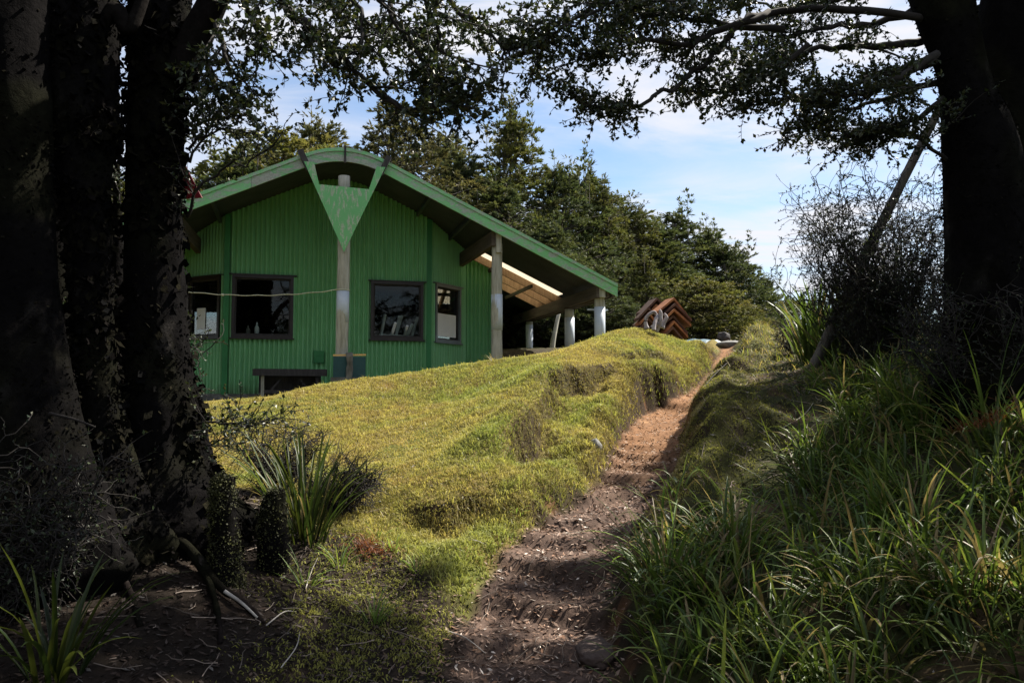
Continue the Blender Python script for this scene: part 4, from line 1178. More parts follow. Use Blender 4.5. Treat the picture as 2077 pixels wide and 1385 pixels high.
OLIVE = [(.095, .115, .036), (.125, .14, .042), (.062, .078, .034), (.155, .155, .05), (.08, .075, .04)]
DKGRN = [(.066, .088, .042), (.09, .11, .046), (.046, .06, .038), (.115, .125, .05)]
BRNGR = [(.082, .088, .044), (.115, .112, .05), (.058, .06, .038), (.14, .125, .055)]
YELGR = [(.13, .14, .045), (.165, .16, .052), (.09, .10, .038), (.19, .17, .065)]
cone = lambda f: (1 - f) ** .75 * .95 + .08
dome = lambda f: math.sqrt(max(0, 1 - (f * 1.0) ** 2.2)) * .9 + .1
egg = lambda f: (math.sin(min(1, f * .85 + .22) * PI) ** .7) * .95 + .08
PROTO = {
    'totara': far_tree_proto(101, 7.6, 2.5, .5, cone, 190, 470, OLIVE, (.13, .026), sprig=7),
    'dark': far_tree_proto(102, 7.0, 2.3, .4, egg, 190, 470, DKGRN, (.13, .026), sprig=5),
    'brown': far_tree_proto(103, 8.0, 3.0, 1.2, egg, 190, 360, BRNGR, (.13, .03), sprig=3),
    'bush': far_tree_proto(104, 4.2, 2.0, .1, dome, 200, 640, YELGR, (.10, .028)),
    'conic': far_tree_proto(105, 7.2, 1.9, .3, cone, 180, 470, DKGRN, (.13, .026), sprig=4),
}
FOREST = 'bush trees behind the hut'
def far_tree(kind, u, vtop, d, label, wide=1.0, name='bush_tree', rz=None, group=FOREST, x=None, zoff=-.1):
    x = (u - CX) / F_PX * d if x is None else x
    z0 = g1(x, d) + zoff
    top = EYE + (800 - vtop) / F_PX * d
    meshes = PROTO[kind]; H0 = max(v.co.z for v in meshes[2].vertices)
    k = (top - z0) / H0
    t = thing(name, label, 'tree', (x, d, z0), rz if rz is not None else random.uniform(0, 6.28), group)
    t.scale = (k * wide, k * wide, k)
    for nm, me in zip(('trunk', 'limbs', 'crown'), meshes): link(nm, me, None, t)
    return t
far_tree('brown', 800, 165, 23, 'broad brown green tree rising right behind the hut ridge', 1.0)
far_tree('brown', 640, 205, 26, 'brown green tree behind the roof between hut ridge and broad tree', 1.0)
far_tree('dark', 480, 262, 21, 'yellow green bushy tree above the near end of the roof', 1.5)
far_tree('bush', 590, 262, 24, 'olive bushy tree behind the hut roof beside the yellow one', 1.2)
far_tree('dark', 930, 250, 25, 'dark green tree between the broad brown tree and the tallest spired tree', .95)
far_tree('totara', 1040, 160, 25.5, 'tallest spire-topped tree to the right of the hut ridge', .92)
far_tree('dark', 1130, 285, 26, 'dense olive tree under the tallest spire, right of it', 1.05)
far_tree('totara', 1225, 335, 27, 'tree with a thin upright spire above the veranda end', .92)
far_tree('dark', 1120, 420, 22, 'low dark tree standing directly over the veranda roof', 1.25)
far_tree('totara', 1300, 395, 29, 'olive tree in the tree line above the rusty stack', 1.0)
far_tree('conic', 1375, 388, 33, 'dark pointed tree, highest of the far group right of the stack', 1.35)
far_tree('dark', 1440, 425, 34, 'grey green rounded tree in the far group beside the pointed one', 1.15)
far_tree('conic', 1500, 478, 36, 'slender dark tree near the lower end of the tree line', 1.4)
far_tree('dark', 1550, 540, 38, 'small rounded tree at the low right end of the tree line', 1.3)
far_tree('bush', 1590, 600, 38, 'last low bush where the tree line meets the path crest', 1.2)
far_tree('totara', 1310, 500, 23, 'mid height olive tree directly behind the rusty stack', 1.35)
far_tree('dark', 1210, 520, 22, 'low dark tree behind the last veranda post', 1.5)
far_tree('bush', 1420, 560, 24, 'brown olive bush right of the rusty stack', 1.5)
far_tree('bush', 1510, 615, 25, 'low olive bush above the pale blue tarp', 1.3)
far_tree('brown', 1060, 470, 30, 'dark tree seen through the veranda between its posts', 1.5)
far_tree('brown', 960, 380, 31, 'deep brown tree far behind the hut roof slope', 1.2)
far_tree('dark', 330, 330, 24, 'dark tree seen through the gap between the near trunks', 1.2)
far_tree('bush', 215, 350, 20, 'pale green bush glimpsed between the two near trunks', 1.5)
far_tree('brown', 60, 200, 24, 'brown tree glimpsed at the far edge behind the black trunk', 1.3)
far_tree('dark', 1185, 300, 31, 'grey green tree filling the tree line behind the spired tree', 1.5)
far_tree('totara', 1270, 372, 32, 'olive tree behind the thin upright spire', 1.5)
far_tree('conic', 1345, 425, 30, 'dark tree between the pointed tree and the rusty stack', 1.6)
far_tree('dark', 1465, 462, 33, 'wide grey tree on the falling tree line', 1.4)
far_tree('brown', 890, 235, 29, 'brown tree between ridge tree and spired tree, farther back', 1.3)
far_tree('dark', 1010, 330, 23, 'olive tree leaning over the middle of the roof slope', 1.5)
# low dark scrub under the veranda roof
for k, (u, d, v, lab) in enumerate([(1040, 22.5, 610, 'low scrub bush behind the first veranda post'), (1100, 23.5, 600, 'low scrub bush behind the thin pale trunk'), (1180, 21.5, 600, 'low scrub bush between the two end posts'), (1275, 21, 610, 'low scrub bush just past the last veranda post')]):
    far_tree('dark', u, v, d, lab, 1.8, 'scrub_bush', group='scrub under the trees')
# thin pale trunk seen between the posts
o, _ = trunk_mesh('pale_sapling', np.array([[*at(1118, 720, 19.5), .07], [*at(1122, 690, 19.5), .06], [*at(1130, 650, 19.6), .05], [*at(1140, 600, 19.7), .04], [*at(1135, 540, 19.8), .03]]), 66, 12, 24, .1, mat=M['post'])
tag(o, 'thin pale leaning sapling trunk seen between the veranda posts', 'tree')

# ------------------------------------------------------------------ the wood around the viewpoint: trees added out of view to shade the foreground
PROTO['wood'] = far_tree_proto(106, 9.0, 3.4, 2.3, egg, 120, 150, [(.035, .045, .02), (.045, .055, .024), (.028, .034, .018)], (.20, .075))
for k, (x, y, H, lab) in enumerate([(-6.6, 2.0, 9.0, 'added shade tree of the wood beside the viewpoint, hut side'),
        (-7.8, 6.6, 9.0, 'added shade tree of the wood beyond the black trunk'), (7.2, 5.4, 9.5, 'added shade tree of the wood beyond the twin trunk'), (9.8, 10.0, 8.8, 'added shade tree of the wood behind the twin trunk, up the slope')]):
    t = thing('shade_tree', lab, 'tree', (x, y, g1(x, y) - .1), random.uniform(0, 6.28), 'added shade trees around the viewpoint')
    t.scale = (H / 9.2,) * 3
    for nm, me in zip(('trunk', 'limbs', 'crown'), PROTO['wood']): link(nm, me, None, t)

PROTO['shade_bush'] = far_tree_proto(107, 5.0, 2.2, .1, egg, 90, 150, [(.03, .038, .018), (.04, .048, .02)], (.18, .07))  # low bushes added out of view to keep light off the left trunks
for k, (x, y, H, lab) in enumerate([(-4.7, -.9, 5.5, 'added shade bush beside the viewpoint, hut side'), (-3.0, -3.2, 6.0, 'added shade bush behind the viewpoint, hut side'), (-6.2, 4.2, 6.0, 'added shade bush behind the black trunk')]):
    t = thing('shade_bush', lab, 'shade_bush', (x, y, g1(x, y) - .1), random.uniform(0, 6.28), 'added shade bushes around the viewpoint')
    t.scale = (H / 5.3,) * 3
    for nm, me in zip(('trunk', 'limbs', 'crown'), PROTO['shade_bush']): link(nm, me, None, t)
# ------------------------------------------------------------------ long-bladed plants
def ribbons(base, az, a0, a1, L, W, C, K=7, fold=.25, twist=None, rg=RNG):
    """arching blades, three vertices across; all arrays of length n"""
    n = len(base); u = np.linspace(0, 1, K + 1)
    ang = a0[:, None] + a1[:, None] * u[None] ** 1.6
    dr = np.sin(ang) * (L / K)[:, None]; dz = np.cos(ang) * (L / K)[:, None]
    rr = np.concatenate([np.zeros((n, 1)), np.cumsum((dr[:, :-1] + dr[:, 1:]) / 2, 1)], 1)
    zz = np.concatenate([np.zeros((n, 1)), np.cumsum((dz[:, :-1] + dz[:, 1:]) / 2, 1)], 1)
    H = np.stack([np.cos(az), np.sin(az), np.zeros(n)], 1)
    P = base[:, None] + H[:, None] * rr[..., None]; P[..., 2] += zz
    tw = rg.normal(0, .5, n) if twist is None else twist
    sa = az[:, None] + PI / 2 + tw[:, None] * u[None]
    S = np.stack([np.cos(sa), np.sin(sa), np.zeros_like(sa)], -1)
    w = W[:, None] * np.clip(np.minimum(1, .45 + u * 4) * np.sqrt(np.clip(1 - u ** 2.4, 0, 1)), .03, 1)[None] / 2
    Nn = np.stack([-np.cos(az)[:, None] * np.cos(ang), -np.sin(az)[:, None] * np.cos(ang), np.sin(ang)], -1)
    l = P - S * w[..., None] + Nn * (w * fold * 2)[..., None]; rgt = P + S * w[..., None] + Nn * (w * fold * 2)[..., None]
    V = np.stack([l, P, rgt], 2).reshape(-1, 3)
    k = (np.arange(n) * (K + 1) * 3)[:, None] + (np.arange(K) * 3)[None]; k = k.ravel()
    F = np.concatenate([np.stack([k, k + 1, k + 4, k + 3], 1), np.stack([k + 1, k + 2, k + 5, k + 4], 1)])
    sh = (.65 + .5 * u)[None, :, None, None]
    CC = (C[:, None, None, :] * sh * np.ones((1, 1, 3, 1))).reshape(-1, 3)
    return V, F, CC

FLAXC = np.array([(.085, .135, .030), (.115, .17, .037), (.16, .20, .046), (.062, .105, .026)])
DRYC = np.array((.26, .20, .10))
def flax_clump(x, y, n, L, spread, W, seed, dry=.08, droop=(.5, 1.5), cols=FLAXC, rad=.10, a0=.06):
    r = np.random.default_rng(seed)
    q = r.random(n) ** .6
    az = r.uniform(0, 2 * PI, n); off = np.stack([np.cos(az), np.sin(az)], 1) * (rad * q)[:, None]
    bx, by = x + off[:, 0], y + off[:, 1]
    base = np.stack([bx, by, gh(bx, by) - .02], 1)
    C = cols[r.integers(0, len(cols), n)] * r.uniform(.65, 1.4, (n, 1))
    dr = r.random(n) < dry; C[dr] = DRYC * r.uniform(.6, 1.4, (dr.sum(), 1))
    ll = L * r.uniform(.5, 1.12, n)
    return ribbons(base, az + r.normal(0, .5, n), a0 + spread * q * r.uniform(.4, 1.1, n), r.uniform(*droop, n), ll, W * r.uniform(.6, 1.2, n), C, rg=r)

def flax_thing(name, label, x, y, group=None, cat='flax', mat='flax', **k):
    V, F, C = flax_clump(x, y, **k)
    o0 = np.array((x, y, g1(x, y)))
    o = link(name, np_mesh(name, V - o0, [F], C, True), M[mat])
    o.location = [float(a) for a in o0]
    return tag(o, label, cat, group)

def gpos(u, v, d0=2.5, d1=20):
    """where the sight line through a photo pixel meets the ground"""
    dd = np.arange(d0, d1, .03); p = np.array([at(u, v, d) for d in dd])
    g = gh(p[:, 0], p[:, 1]); k = np.argmax(p[:, 2] < g)
    return p[k, 0], p[k, 1]

FG = 'flax clumps along the path'
x, y = gpos(600, 1130); flax_thing('flax_clump', 'tall upright dark flax clump behind the mossy stumps', x + .0, y + .25, FG, n=95, L=.82, spread=.60, W=.020, seed=1, droop=(.0, .9), dry=.14, rad=.14, cols=FLAXC * .5)  # blades darkened: the backlit look is put into their colour
x, y = gpos(1660, 725); flax_thing('flax_clump', 'sunlit upright flax clump at the foot of the tangled shrub', x, y, FG, n=95, L=1.12, spread=.42, W=.048, seed=2, droop=(.0, .8), rad=.26, cols=FLAXC * .85)
x, y = gpos(1710, 735); flax_thing('flax_clump', 'dark flax clump between the sunlit clump and the tangled shrub', x, y, FG, n=70, L=1.0, spread=.45, W=.04, seed=3, droop=(.0, .9), rad=.24, cols=FLAXC * .5)
for i, (u, v, n, L, lab) in enumerate([
    (1350, 1180, 75, .60, 'arching flax clump leaning over the path edge'),
    (1480, 1130, 60, .55, 'flax clump just behind the one at the path edge'),
    (1940, 800, 55, .85, 'tall dark flax clump hiding the foot of the twin trunk'),
    (1760, 800, 55, .62, 'flax clump before the tangled shrub at the top of the bank'),
    (1880, 860, 60, .75, 'tall flax clump below the twin trunk'),
    (2010, 900, 65, .80, 'tallest flax clump at the picture edge below the twin trunk'),
    (1860, 1080, 60, .65, 'wide flax clump on the upper shaded bank'),
    (2000, 1200, 60, .65, 'flax clump at the edge of the picture, mid bank'),
    (1560, 1370, 50, .50, 'flax clump at the lower edge of the bank'),
    (1360, 1380, 40, .42, 'small flax clump at the bottom beside the path')]):
    x, y = gpos(u, v); flax_thing('flax_clump', lab, x, y, FG, n=n, L=L, spread=.95, W=.016, seed=20 + i, droop=(.2, 2.1), rad=.19, dry=.16)
x, y = gpos(110, 1370); flax_thing('flax_clump', 'shaded flax clump in the dark lower corner under the black trunk', x, y, FG, n=34, L=.6, spread=.7, W=.022, seed=41, droop=(.3, 1.4), cols=FLAXC * .35)  # shade of the corner painted into a darker blade colour
for i, (u, v, n, L, lab) in enumerate([
    (590 + 30, 1190, 22, .30, 'small grass tuft at the foot of the upright flax'), (1050, 1040, 12, .10, 'tiny seedling tuft on the mossy shelf'),
    (800, 1115, 16, .18, 'small green tuft at the edge of the moss patch, upper'), (845, 1160, 18, .17, 'small green tuft on the moss patch near the path'),
    (765, 1090, 12, .16, 'small tuft beside the reddish dead fern'), (760, 1270, 26, .27, 'spreading green tuft on the dark leaf litter'),
    (690, 1150, 14, .25, 'thin grass tuft between flax and moss patch'), (1000, 735, 18, .22, 'dry grass tuft at the foot of the veranda post'), (940, 735, 12, .2, 'dry grass tuft at the hut corner')]):
    x, y = gpos(u, v); flax_thing('grass_tuft', lab, x, y, 'small tufts beside the path', 'grass', 'blade', n=n, L=L, spread=1.0, W=.009, seed=60 + i, droop=(.3, 1.4), rad=.04, cols=FLAXC * 1.6 if i < 7 else np.array([(.3, .25, .1), (.22, .2, .07)]))

# long grass sward on the right bank: too dense to count
def sward_w(x, y, z, e, lawn, right, torn, sd):
    return right * np.maximum(sstep(.35 + .65 * sstep(6, 7, y), .9 + .6 * sstep(6, 7, y), e + .35 * fbm2(x, y, 1.5, 2, 91)) * sstep(10.5, 8.2, y + .3 * x), sstep(.1, .4, e) * sstep(6.3, 5.4, y), .62 * sstep(.35, .6, e) * sstep(13.5, 12, y))
cx_, cy_, (cz_, *_r) = pick(3900, .4, 6.2, 2.5, 13, sward_w)
kc = RNG.random(len(cx_)) < .36; cx_, cy_ = cx_[kc], cy_[kc]
m_ = RNG.integers(12, 34, len(cx_)); ci = np.repeat(np.arange(len(cx_)), m_); n = len(ci)
tl = RNG.uniform(.18, .46, len(cx_)) * (1 - .45 * sstep(6.3, 7.2, cy_) * sstep(2.9, 2.2, cx_ - .25 * (cy_ - 6))); tdry = RNG.random(len(cx_)); taz = RNG.normal(PI * 1.1, .8, len(cx_))
off = RNG.normal(0, .055, (n, 2)); x, y = cx_[ci] + off[:, 0], cy_[ci] + off[:, 1]; z = gh(x, y)
az = np.where(RNG.random(n) < .6, np.arctan2(off[:, 1], off[:, 0]) + RNG.normal(0, .5, n), taz[ci] + RNG.normal(0, .6, n))
C = FLAXC[RNG.integers(0, 4, n)] * RNG.uniform(.55, 1.4, (n, 1)) * (.7 + .6 * RNG.random(len(cx_)))[ci][:, None]
dr = RNG.random(n) < np.where(tdry > .85, .5, .10)[ci]; C[dr] = DRYC * RNG.uniform(.4, 1.4, (dr.sum(), 1))
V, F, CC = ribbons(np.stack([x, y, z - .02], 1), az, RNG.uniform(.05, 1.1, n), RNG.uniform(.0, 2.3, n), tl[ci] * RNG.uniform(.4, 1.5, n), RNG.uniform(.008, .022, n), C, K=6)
o = link('long_grass', np_mesh('long_grass', V, [F], CC, True), M['flax']); tag(o, 'dense long arching grass covering the shaded bank', 'grass', kind='stuff')
# sunlit rough grass at the path crest and far bank
x, y, (z, e, *_r) = pick(30000, 2.6, 7.5, 7.5, 19.5, lambda x, y, z, e, lawn, right, torn, sd: right * sstep(.1, .5, e) * (.15 + .65 * sstep(11, 14, y)))
n = len(x); C = np.array([(.26, .24, .06), (.16, .19, .04), (.36, .28, .11), (.12, .10, .04)])[RNG.integers(0, 4, n)] * RNG.uniform(.6, 1.4, (n, 1))
V, F, CC = ribbons(np.stack([x, y, z - .01], 1), RNG.uniform(0, 2 * PI, n), RNG.uniform(.1, .9, n), RNG.uniform(.2, 1.4, n), RNG.uniform(.06, .2, n), RNG.uniform(.006, .012, n), C, K=3)
o = link('rough_grass', np_mesh('rough_grass', V, [F], CC, True), M['blade']); tag(o, 'sunlit rough yellow grass on the upper bank beyond the shade', 'grass', kind='stuff')

# ------------------------------------------------------------------ twiggy shrubs
def twig_shrub(name, label, c, size, stems, seed, leafc=None, leaf=.6, gap=.03, steps=14, wig=.42, mat='twig', group=None, up=.3):
    r = np.random.default_rng(seed); cr = Crown(seed)
    root = np.array(c, float); t = thing(name, label, 'shrub', root, 0, group)
    for s in range(stems):
        a = r.uniform(0, 6.28); p = root + np.array((math.cos(a), math.sin(a), 0)) * r.uniform(0, .25) * size[0]
        tgt = root + np.array((math.cos(a) * size[0], math.sin(a) * size[1], size[2] * r.uniform(.35, 1.05))) * np.array((r.uniform(.3, 1), r.uniform(.3, 1), 1))
        Q = [p]; d = unit(tgt - p); L = np.linalg.norm(tgt - p) * 1.15 / steps
        for k in range(steps):
            d = unit(d * .75 + unit(tgt - Q[-1] + 1e-6) * .35 + r.normal(0, wig * .5, 3)); Q.append(Q[-1] + d * L)
        Q = np.array(Q); cr.b.tube(Q, np.linspace(.011, .003, len(Q)), 4, cap=False)
        for i in range(3, len(Q)):
            for _ in range(2):
                dd = unit(r.normal(0, 1, 3) + np.array((0, 0, up))); q = Q[i]; B = [q]
                for k in range(4): dd = unit(dd + r.normal(0, wig, 3)); B.append(B[-1] + dd * r.uniform(.03, .08) * size[2] ** .5)
                B = np.array(B); cr.b.tube(B, np.linspace(.0045, .002, 5), 3, cap=False)
                cr.twig(B[-1], dd, .10, gap, leaf); cr.twig(B[2], unit(r.normal(0, 1, 3)), .10, gap, leaf)
    o = cr.finish(t, leafc or DARKLEAF, length=.022, width=.55, crown_name='leaves', branch_name='stems', tw=M[mat])
    for ch in t.children: ch.location = [-float(a) for a in root]
    return t
p = gpos(1775, 735)
twig_shrub('tangled_shrub', 'tangled dark small-leaved shrub beside the twin trunk', (p[0], p[1], g1(*p)), (1.15, .8, 1.95), 80, 5, gap=.014, leaf=1.2)
p3 = gpos(1985, 830); twig_shrub('dark_shrub', 'dark leafy shrub in front of the twin trunk', (p3[0], p3[1], g1(*p3)), (.55, .4, .8), 30, 14, gap=.03, leaf=1.0)
p2 = gpos(1880, 760); twig_shrub('tangled_shrub', 'bare tangled shrub close against the twin trunk', (p2[0], p2[1] + .4, g1(p2[0], p2[1] + .4)), (.7, .7, 1.5), 40, 6, gap=.02, leaf=1.1)
p = gpos(1610, 720); twig_shrub('bare_shrub', 'thin bare branched shrub beside the sunlit flax', (p[0], p[1], g1(*p)), (.35, .3, .75), 9, 7, gap=.06, leaf=.7)
p = gpos(720, 1010); twig_shrub('bare_shrub', 'low bare dark shrub in front of the lawn beside the flax', (p[0] - .1, p[1] - .4, g1(p[0] - .1, p[1] - .4)), (.42, .3, .36), 20, 8, gap=.08, leaf=.7)
p = gpos(560, 1000); twig_shrub('bare_shrub', 'dark twiggy shrub rising behind the upright flax', (p[0], p[1], g1(*p)), (.4, .3, .55), 16, 9, gap=.05, leaf=.8)
p = at(60, 960, 4.2); twig_shrub('dark_shrub', 'dark leafy shrub at the foot of the black trunk', (p[0], p[1], g1(p[0], p[1])), (.5, .35, .75), 24, 10, gap=.03, leaf=1.1)
p = at(250, 960, 5.6); twig_shrub('dark_shrub', 'dark shrub filling the gap at the foot of the two trunks', (p[0], p[1], g1(p[0], p[1])), (.4, .35, .95), 30, 12, gap=.02, leaf=1.2)

# leaning dead pole in the shrub
_d = gpos(1775, 735)[1] + .25
o, VL = trunk_mesh('leaning_dead_tree', np.array([[*at(1650, 745, _d), .075], [*at(1700, 640, _d), .072], [*at(1770, 490, _d), .066], [*at(1840, 350, _d), .058], [*at(1893, 245, _d), .052], [*at(1930, 170, _d), .046]]), 71, 16, 60, .10, mat=M['bark_far'])
tag(o, 'dead leaning lichened trunk rising from the tangled shrub to the twin tree', 'dead trunk')

# ------------------------------------------------------------------ stumps, roots, marker, things on the crest
def stump(name, label, u, vtop, vbot, hw, d, seed, moss=9000):
    a, b = at(u, vbot, d), at(u, vtop, d); t = thing(name, label, 'stump', a); r = hw / F_PX * d
    o, V = trunk_mesh('stump_wood', np.array([[*(a - (0, 0, .3)), r * 1.25], [*a, r * 1.15], [*((a + b) / 2), r], [*(b - (0, 0, .05)), r * .85], [*(b + (.02, 0, .02)), r * .45], [*(b - (.01, 0, .05)), .01]]), seed, 26, 50, .34)
    o.parent = t; o.location = [-float(c) for c in a]
    f = fuzz('moss', V, moss * 2, .010, [(.045, .048, .014), (.07, .072, .018), (.028, .028, .012)], t, M['litter'], seed); f.location = o.location
    return t
stump('mossy_stump', 'mossy stump beside the thick trunk, its sunny edge yellow green', 455, 975, 1190, 36, 4.75, 81)
stump('mossy_stump', 'dark short stump in front of the upright flax', 555, 1000, 1120, 34, 5.1, 83, 1800)
def root(label, rows, r0, r1, seed):
    P = L3(rows); Q = spline(P, 60); Q[:, :3] += np.stack([.012 * fbm(Q * 6, 3, seed + i) for i in range(3)], 1)
    m = MB(); rad = np.linspace(r0, r1, 60) * (1 + .25 * fbm(Q * 9, 3, seed)); m.tube(Q, rad, 12, None)
    me = m.mesh('exposed_root', True)
    V = np.array([v.co for v in me.vertices]); c = bark_col(V, seed, dark=(.014, .011, .010), lichen=(.07, .06, .055), lich=.32)
    a = me.color_attributes.new('Col', 'FLOAT_COLOR', 'POINT'); a.data.foreach_set('color', np.concatenate([c, np.ones((len(c), 1))], 1).astype(np.float32).ravel())
    o = link('exposed_root', me, M['bark']); tag(o, label, 'root', 'tree roots at the foot of the trunks')
def ground_run(pts, lift):
    out = []
    for (u, v), h in zip(pts, lift):
        gx_, gy_ = gpos(u, v); out.append((gx_, gy_, g1(gx_, gy_) + h))
    return np.array(out)
L3_old = L3
L3 = lambda rows: rows if isinstance(rows, np.ndarray) else L3_old(rows)
root('long arching root running from the trunks down to the leaf litter', ground_run([(235,1060),(290,1085),(350,1120),(405,1165),(450,1210),(495,1240),(535,1268)], [.12, .13, .10, .07, .04, .03, .0]), .038, .016, 91)
root('second root dropping steeply beneath the arching root', ground_run([(385,1150),(425,1200),(440,1250),(446,1310)], [.08, .05, .02, .0]), .024, .012, 92)
root('low root curving away below the black trunk', ground_run([(120,1120),(190,1150),(255,1200),(285,1275)], [.05, .05, .03, .0]), .03, .014, 93)
L3 = L3_old
# bleached twigs lying about
TW = 'bleached fallen twigs'
for i, (rows, r, lab) in enumerate([
    ([(100,838,4.3),(150,850,4.3),(193,866,4.3)], .009, 'pale dead stick jutting from the dark shrub'),
    ([(455,1198,4.35),(490,1222,4.35),(522,1252,4.35)], .010, 'bleached stick end lying along the arching root'),
    ([(540,1275,0),(575,1255,0),(600,1245,0)], .004, 'short pale twig on the litter below the root'),
    ([(620,1200,0),(632,1170,0),(645,1135,0)], .004, 'pale twig slanting up beside the grass tuft'),
    ([(570,1360,0),(600,1330,0),(608,1290,0)], .0035, 'curved pale twig at the bottom of the litter'),
    ([(910,1285,0),(945,1310,0),(985,1338,0)], .004, 'reddish brown twig lying along the path edge'),
    ([(925,1102,0),(960,1106,0),(985,1110,0)], .005, 'thin twig lying across the moss by the path'),
    ([(1590,870,0),(1630,850,0),(1650,820,0)], .004, 'pale twig on the right bank below the shrub'),
    ([(1640,800,0),(1660,770,0),(1700,790,0)], .004, 'bent pale twig under the tangled shrub'),
    ([(1420,800,0),(1445,770,0),(1475,738,0)], .006, 'dark stick leaning across the upper path')]):
    P = []
    for u, v, d in rows:
        if d: P.append(at(u, v, d))
        else: a, b = gpos(u, v); P.append((a, b, g1(a, b) + .012 + .02 * (len(P) == 1)))
    m = MB(); m.tube(spline(P, 12), np.linspace(r, r * .6, 12), 6)
    tag(m.build('fallen_twig', M['twig'] if 'dark' in lab else M['paletwig'], None, True), lab, 'twig', TW)
tw = MB()
for i in range(1100):
    a, b = (RNG.uniform(-2.6, 1.3), RNG.uniform(3, 6.8)) if i < 420 else (RNG.uniform(1.5, 4.6), RNG.uniform(5.5, 11.5))
    zn = zones([a], [b])
    if zn[2][0] > .5 and RNG.random() < .8: continue
    if i >= 420 and (zn[3][0] < .5 or zn[1][0] < .25): continue
    an = RNG.uniform(0, 6.28); L = RNG.uniform(.05, .22); P = []
    for k in range(4):
        xx, yy = a + math.cos(an) * L * k / 3 + RNG.normal(0, .008), b + math.sin(an) * L * k / 3 + RNG.normal(0, .008)
        P.append((xx, yy, g1(xx, yy) + .008 + .012 * RNG.random()))
    tw.tube(P, np.linspace(.0028, .0015, 4), 4, np.array((.10, .08, .065)) * RNG.uniform(.4, 3.2))
o = tw.build('twig_litter', M['litter'], None); tag(o, 'fine dead twigs strewn over the forest floor', 'twigs', kind='stuff')

# red trail marker nailed to the thick trunk
c = at(370, 372, 5.36)
m = MB(); m.prism([(-.13, -.108), (.155, -.108), (.012, .135)], -.004, .004, axis=1)
o = m.build('trail_marker', M['red'], None); o.location = [float(a) for a in c]; o.rotation_euler = (0, 0, -.25)
tag(o, 'dark red triangular trail marker nailed to the thick trunk', 'marker')

# stacked rusty angle sections on the crest
def angle(u, v, d, w, h, mat, lab, th=.045, dep=.55, yaw=.3):
    a = at(u, v, d); m = MB()
    m.prism([(-w, -h), (0, 0), (w, -h), (w, -h - th * 1.25), (0, -th * 1.25), (-w, -h - th * 1.25)], 0, dep, axis=1)
    m.F = {k: f for k, f in m.F.items()}
    o = m.build('angle_section', mat, None); o.location = [float(x) for x in a + np.array((RNG.normal(0, .018), RNG.normal(0, .05), 0))]; o.rotation_euler = (0, RNG.normal(0, .035), yaw + RNG.normal(0, .07)); o.scale = (RNG.uniform(.86, 1.08), RNG.uniform(.8, 1.2), 1)
    tag(o, lab, 'angle section', 'rusty angle sections stacked on the crest')
ordw = ['topmost', 'second from top', 'third from top', 'fourth from top', 'fifth from top', 'lowest']
for k in range(6):
    angle(1369 - 1.0 * k, 602 + 12.0 * k, 17.0 - .03 * k, .35 - .006 * k, .32, M['rust'] if k % 2 == 0 else M['rust_dark'], f'{ordw[k]} rusty angle section of the tall pile', yaw=.22)
for k in range(5):
    angle(1331 - .5 * k, 603 + 13 * k, 17.6, .31, .29, M['rust_dark'] if k % 2 == 0 else M['rust'], f'{ordw[k] if k < 4 else "lowest"} angle section of the darker pile behind', yaw=.15)
for k in range(3):
    angle(1315, 622 + 11 * k, 16.7, .21, .22, M['rust_dark'] if k != 1 else M['rust'], f'{("topmost", "middle", "lowest")[k]} angle section of the small pile behind the dead stump', dep=.4, yaw=.1)

# silvered driftwood stump on the mound
t = thing('dead_root_stump', 'silvery grey dead root stump on top of the mound before the rusty pile', 'stump', at(1328, 668, 14.55))
for k, (rows, r0, r1) in enumerate([
    ([(1312,668,14.5),(1309,650,14.5),(1314,640,14.5),(1326,633,14.5),(1333,640,14.5)], .045, .025),
    ([(1330,672,14.45),(1338,655,14.4),(1340,636,14.4),(1338,628,14.4)], .06, .02),
    ([(1342,665,14.5),(1349,650,14.5),(1352,643,14.5),(1347,636,14.5)], .05, .02),
    ([(1322,665,14.4),(1332,658,14.35),(1330,648,14.35)], .04, .02), ([(1334,640,14.4),(1328,655,14.3),(1326,670,14.25)], .035, .03)]):
    Q = spline(L3(rows), 20); m = MB(); m.tube(Q, np.linspace(r0, r1, 20) * (1 + .35 * fbm(Q * 14, 2, 5 + k)), 9)
    o = m.build('root_arm', M['drift'], t, True); shift(o, t)
# pale blue tarp, stone slab and lump beside the path crest
a = at(1428, 686, 17.3); m = MB(); nxx, nyy = 26, 12
uu, vv = np.meshgrid(np.linspace(-.45, .45, nxx), np.linspace(-.3, .3, nyy))
zz = .05 + .05 * fbm2(uu, vv, 6, 3, 5) + .04 * np.cos(uu * 5); zz *= sstep(.46, .38, abs(uu)) * sstep(.31, .24, abs(vv))
i = (np.arange(nyy - 1)[:, None] * nxx + np.arange(nxx - 1)[None]).ravel()
o = link('crumpled_tarp', np_mesh('crumpled_tarp', np.stack([uu.ravel(), vv.ravel(), zz.ravel()], 1), [np.stack([i, i + 1, i + nxx + 1, i + nxx], 1)], None, True), M['tarp'])
o.location = [float(c) for c in (a[0], a[1], g1(a[0], a[1]) + .02)]; o.rotation_euler = (math.radians(8), 0, .2); tag(o, 'crumpled pale blue tarp lying beside the rusty pile', 'tarp')
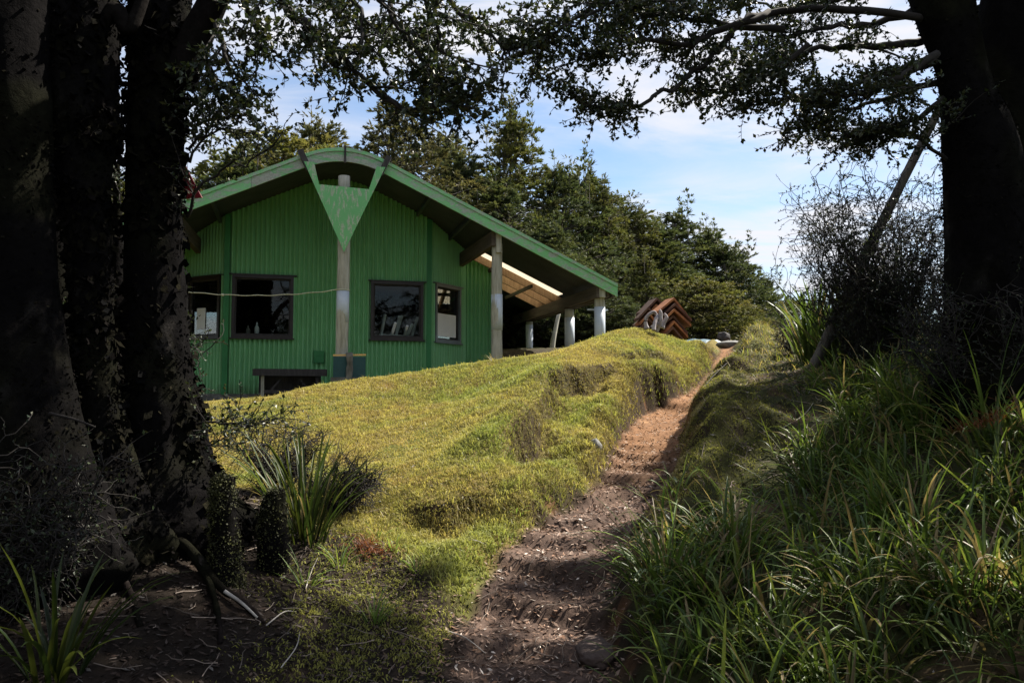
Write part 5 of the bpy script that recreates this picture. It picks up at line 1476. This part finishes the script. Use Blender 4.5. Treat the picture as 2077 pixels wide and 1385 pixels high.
def rock(name, label, p, s, seed, mat, k=3):
    bm = bmesh.new(); bmesh.ops.create_icosphere(bm, subdivisions=k + 1, radius=1)
    V = np.array([v.co for v in bm.verts]); V *= (1 + .35 * fbm(V * 1.3, 3, seed) + .10 * fbm(V * 4, 3, seed + 1))[:, None]
    for v, q in zip(bm.verts, V * np.array(s)): v.co = q
    for f in bm.faces: f.smooth = True
    me = bpy.data.meshes.new(name); bm.to_mesh(me); bm.free()
    o = link(name, me, mat); o.location = [float(c) for c in p]; tag(o, label, 'rock'); return o
a = at(1478, 698, 16.6); rock('stone_slab', 'flat grey stone slab at the crest beside the path', (a[0], a[1], g1(a[0], a[1]) + .03), (.30, .25, .09), 3, M['stone'])
a = at(1468, 682, 17.6); rock('dark_lump', 'dark rounded lump next to the pale blue tarp', (a[0], a[1], g1(a[0], a[1]) + .1), (.13, .12, .14), 4, M['darkwood'])
a = gpos(1195, 1320); rock('path_stone', 'reddish half-buried stone at the near edge of the path', (a[0] + .04, a[1], g1(*a) - .02), (.12, .24, .055), 6, M['redstone'])
a = gpos(1240, 950); rock('bank_stone', 'small pale stone sticking out of the bank beside the path', (a[0] - .16, a[1], g1(a[0] - .16, a[1]) - .01), (.06, .07, .07), 8, M['stone'], 2)
# reddish dead fern patches
for i, (u, v, s, lab) in enumerate([(750, 1120, .16, 'reddish brown dead fern patch beside the moss'), (2000, 945, .22, 'rusty dead fern frond among the tall flax')]):
    xx, yy = gpos(u, v); n = 260; r = np.random.default_rng(i); q = r.normal(0, s * .5, (n, 2)); bx, by = xx + q[:, 0], yy + q[:, 1]
    V, F, CC = ribbons(np.stack([bx, by, gh(bx, by) + .02 + (.25 if i else 0)], 1), r.uniform(0, 6.28, n), r.uniform(.6, 1.4, n), r.uniform(.2, 1, n), r.uniform(.03, .09, n), r.uniform(.004, .009, n), np.tile((.16, .055, .022), (n, 1)) * r.uniform(.6, 1.5, (n, 1)), K=3, rg=r)
    o = link('dead_fern', np_mesh('dead_fern', V, [F], CC, True), M['blade']); tag(o, lab, 'fern', kind='stuff')
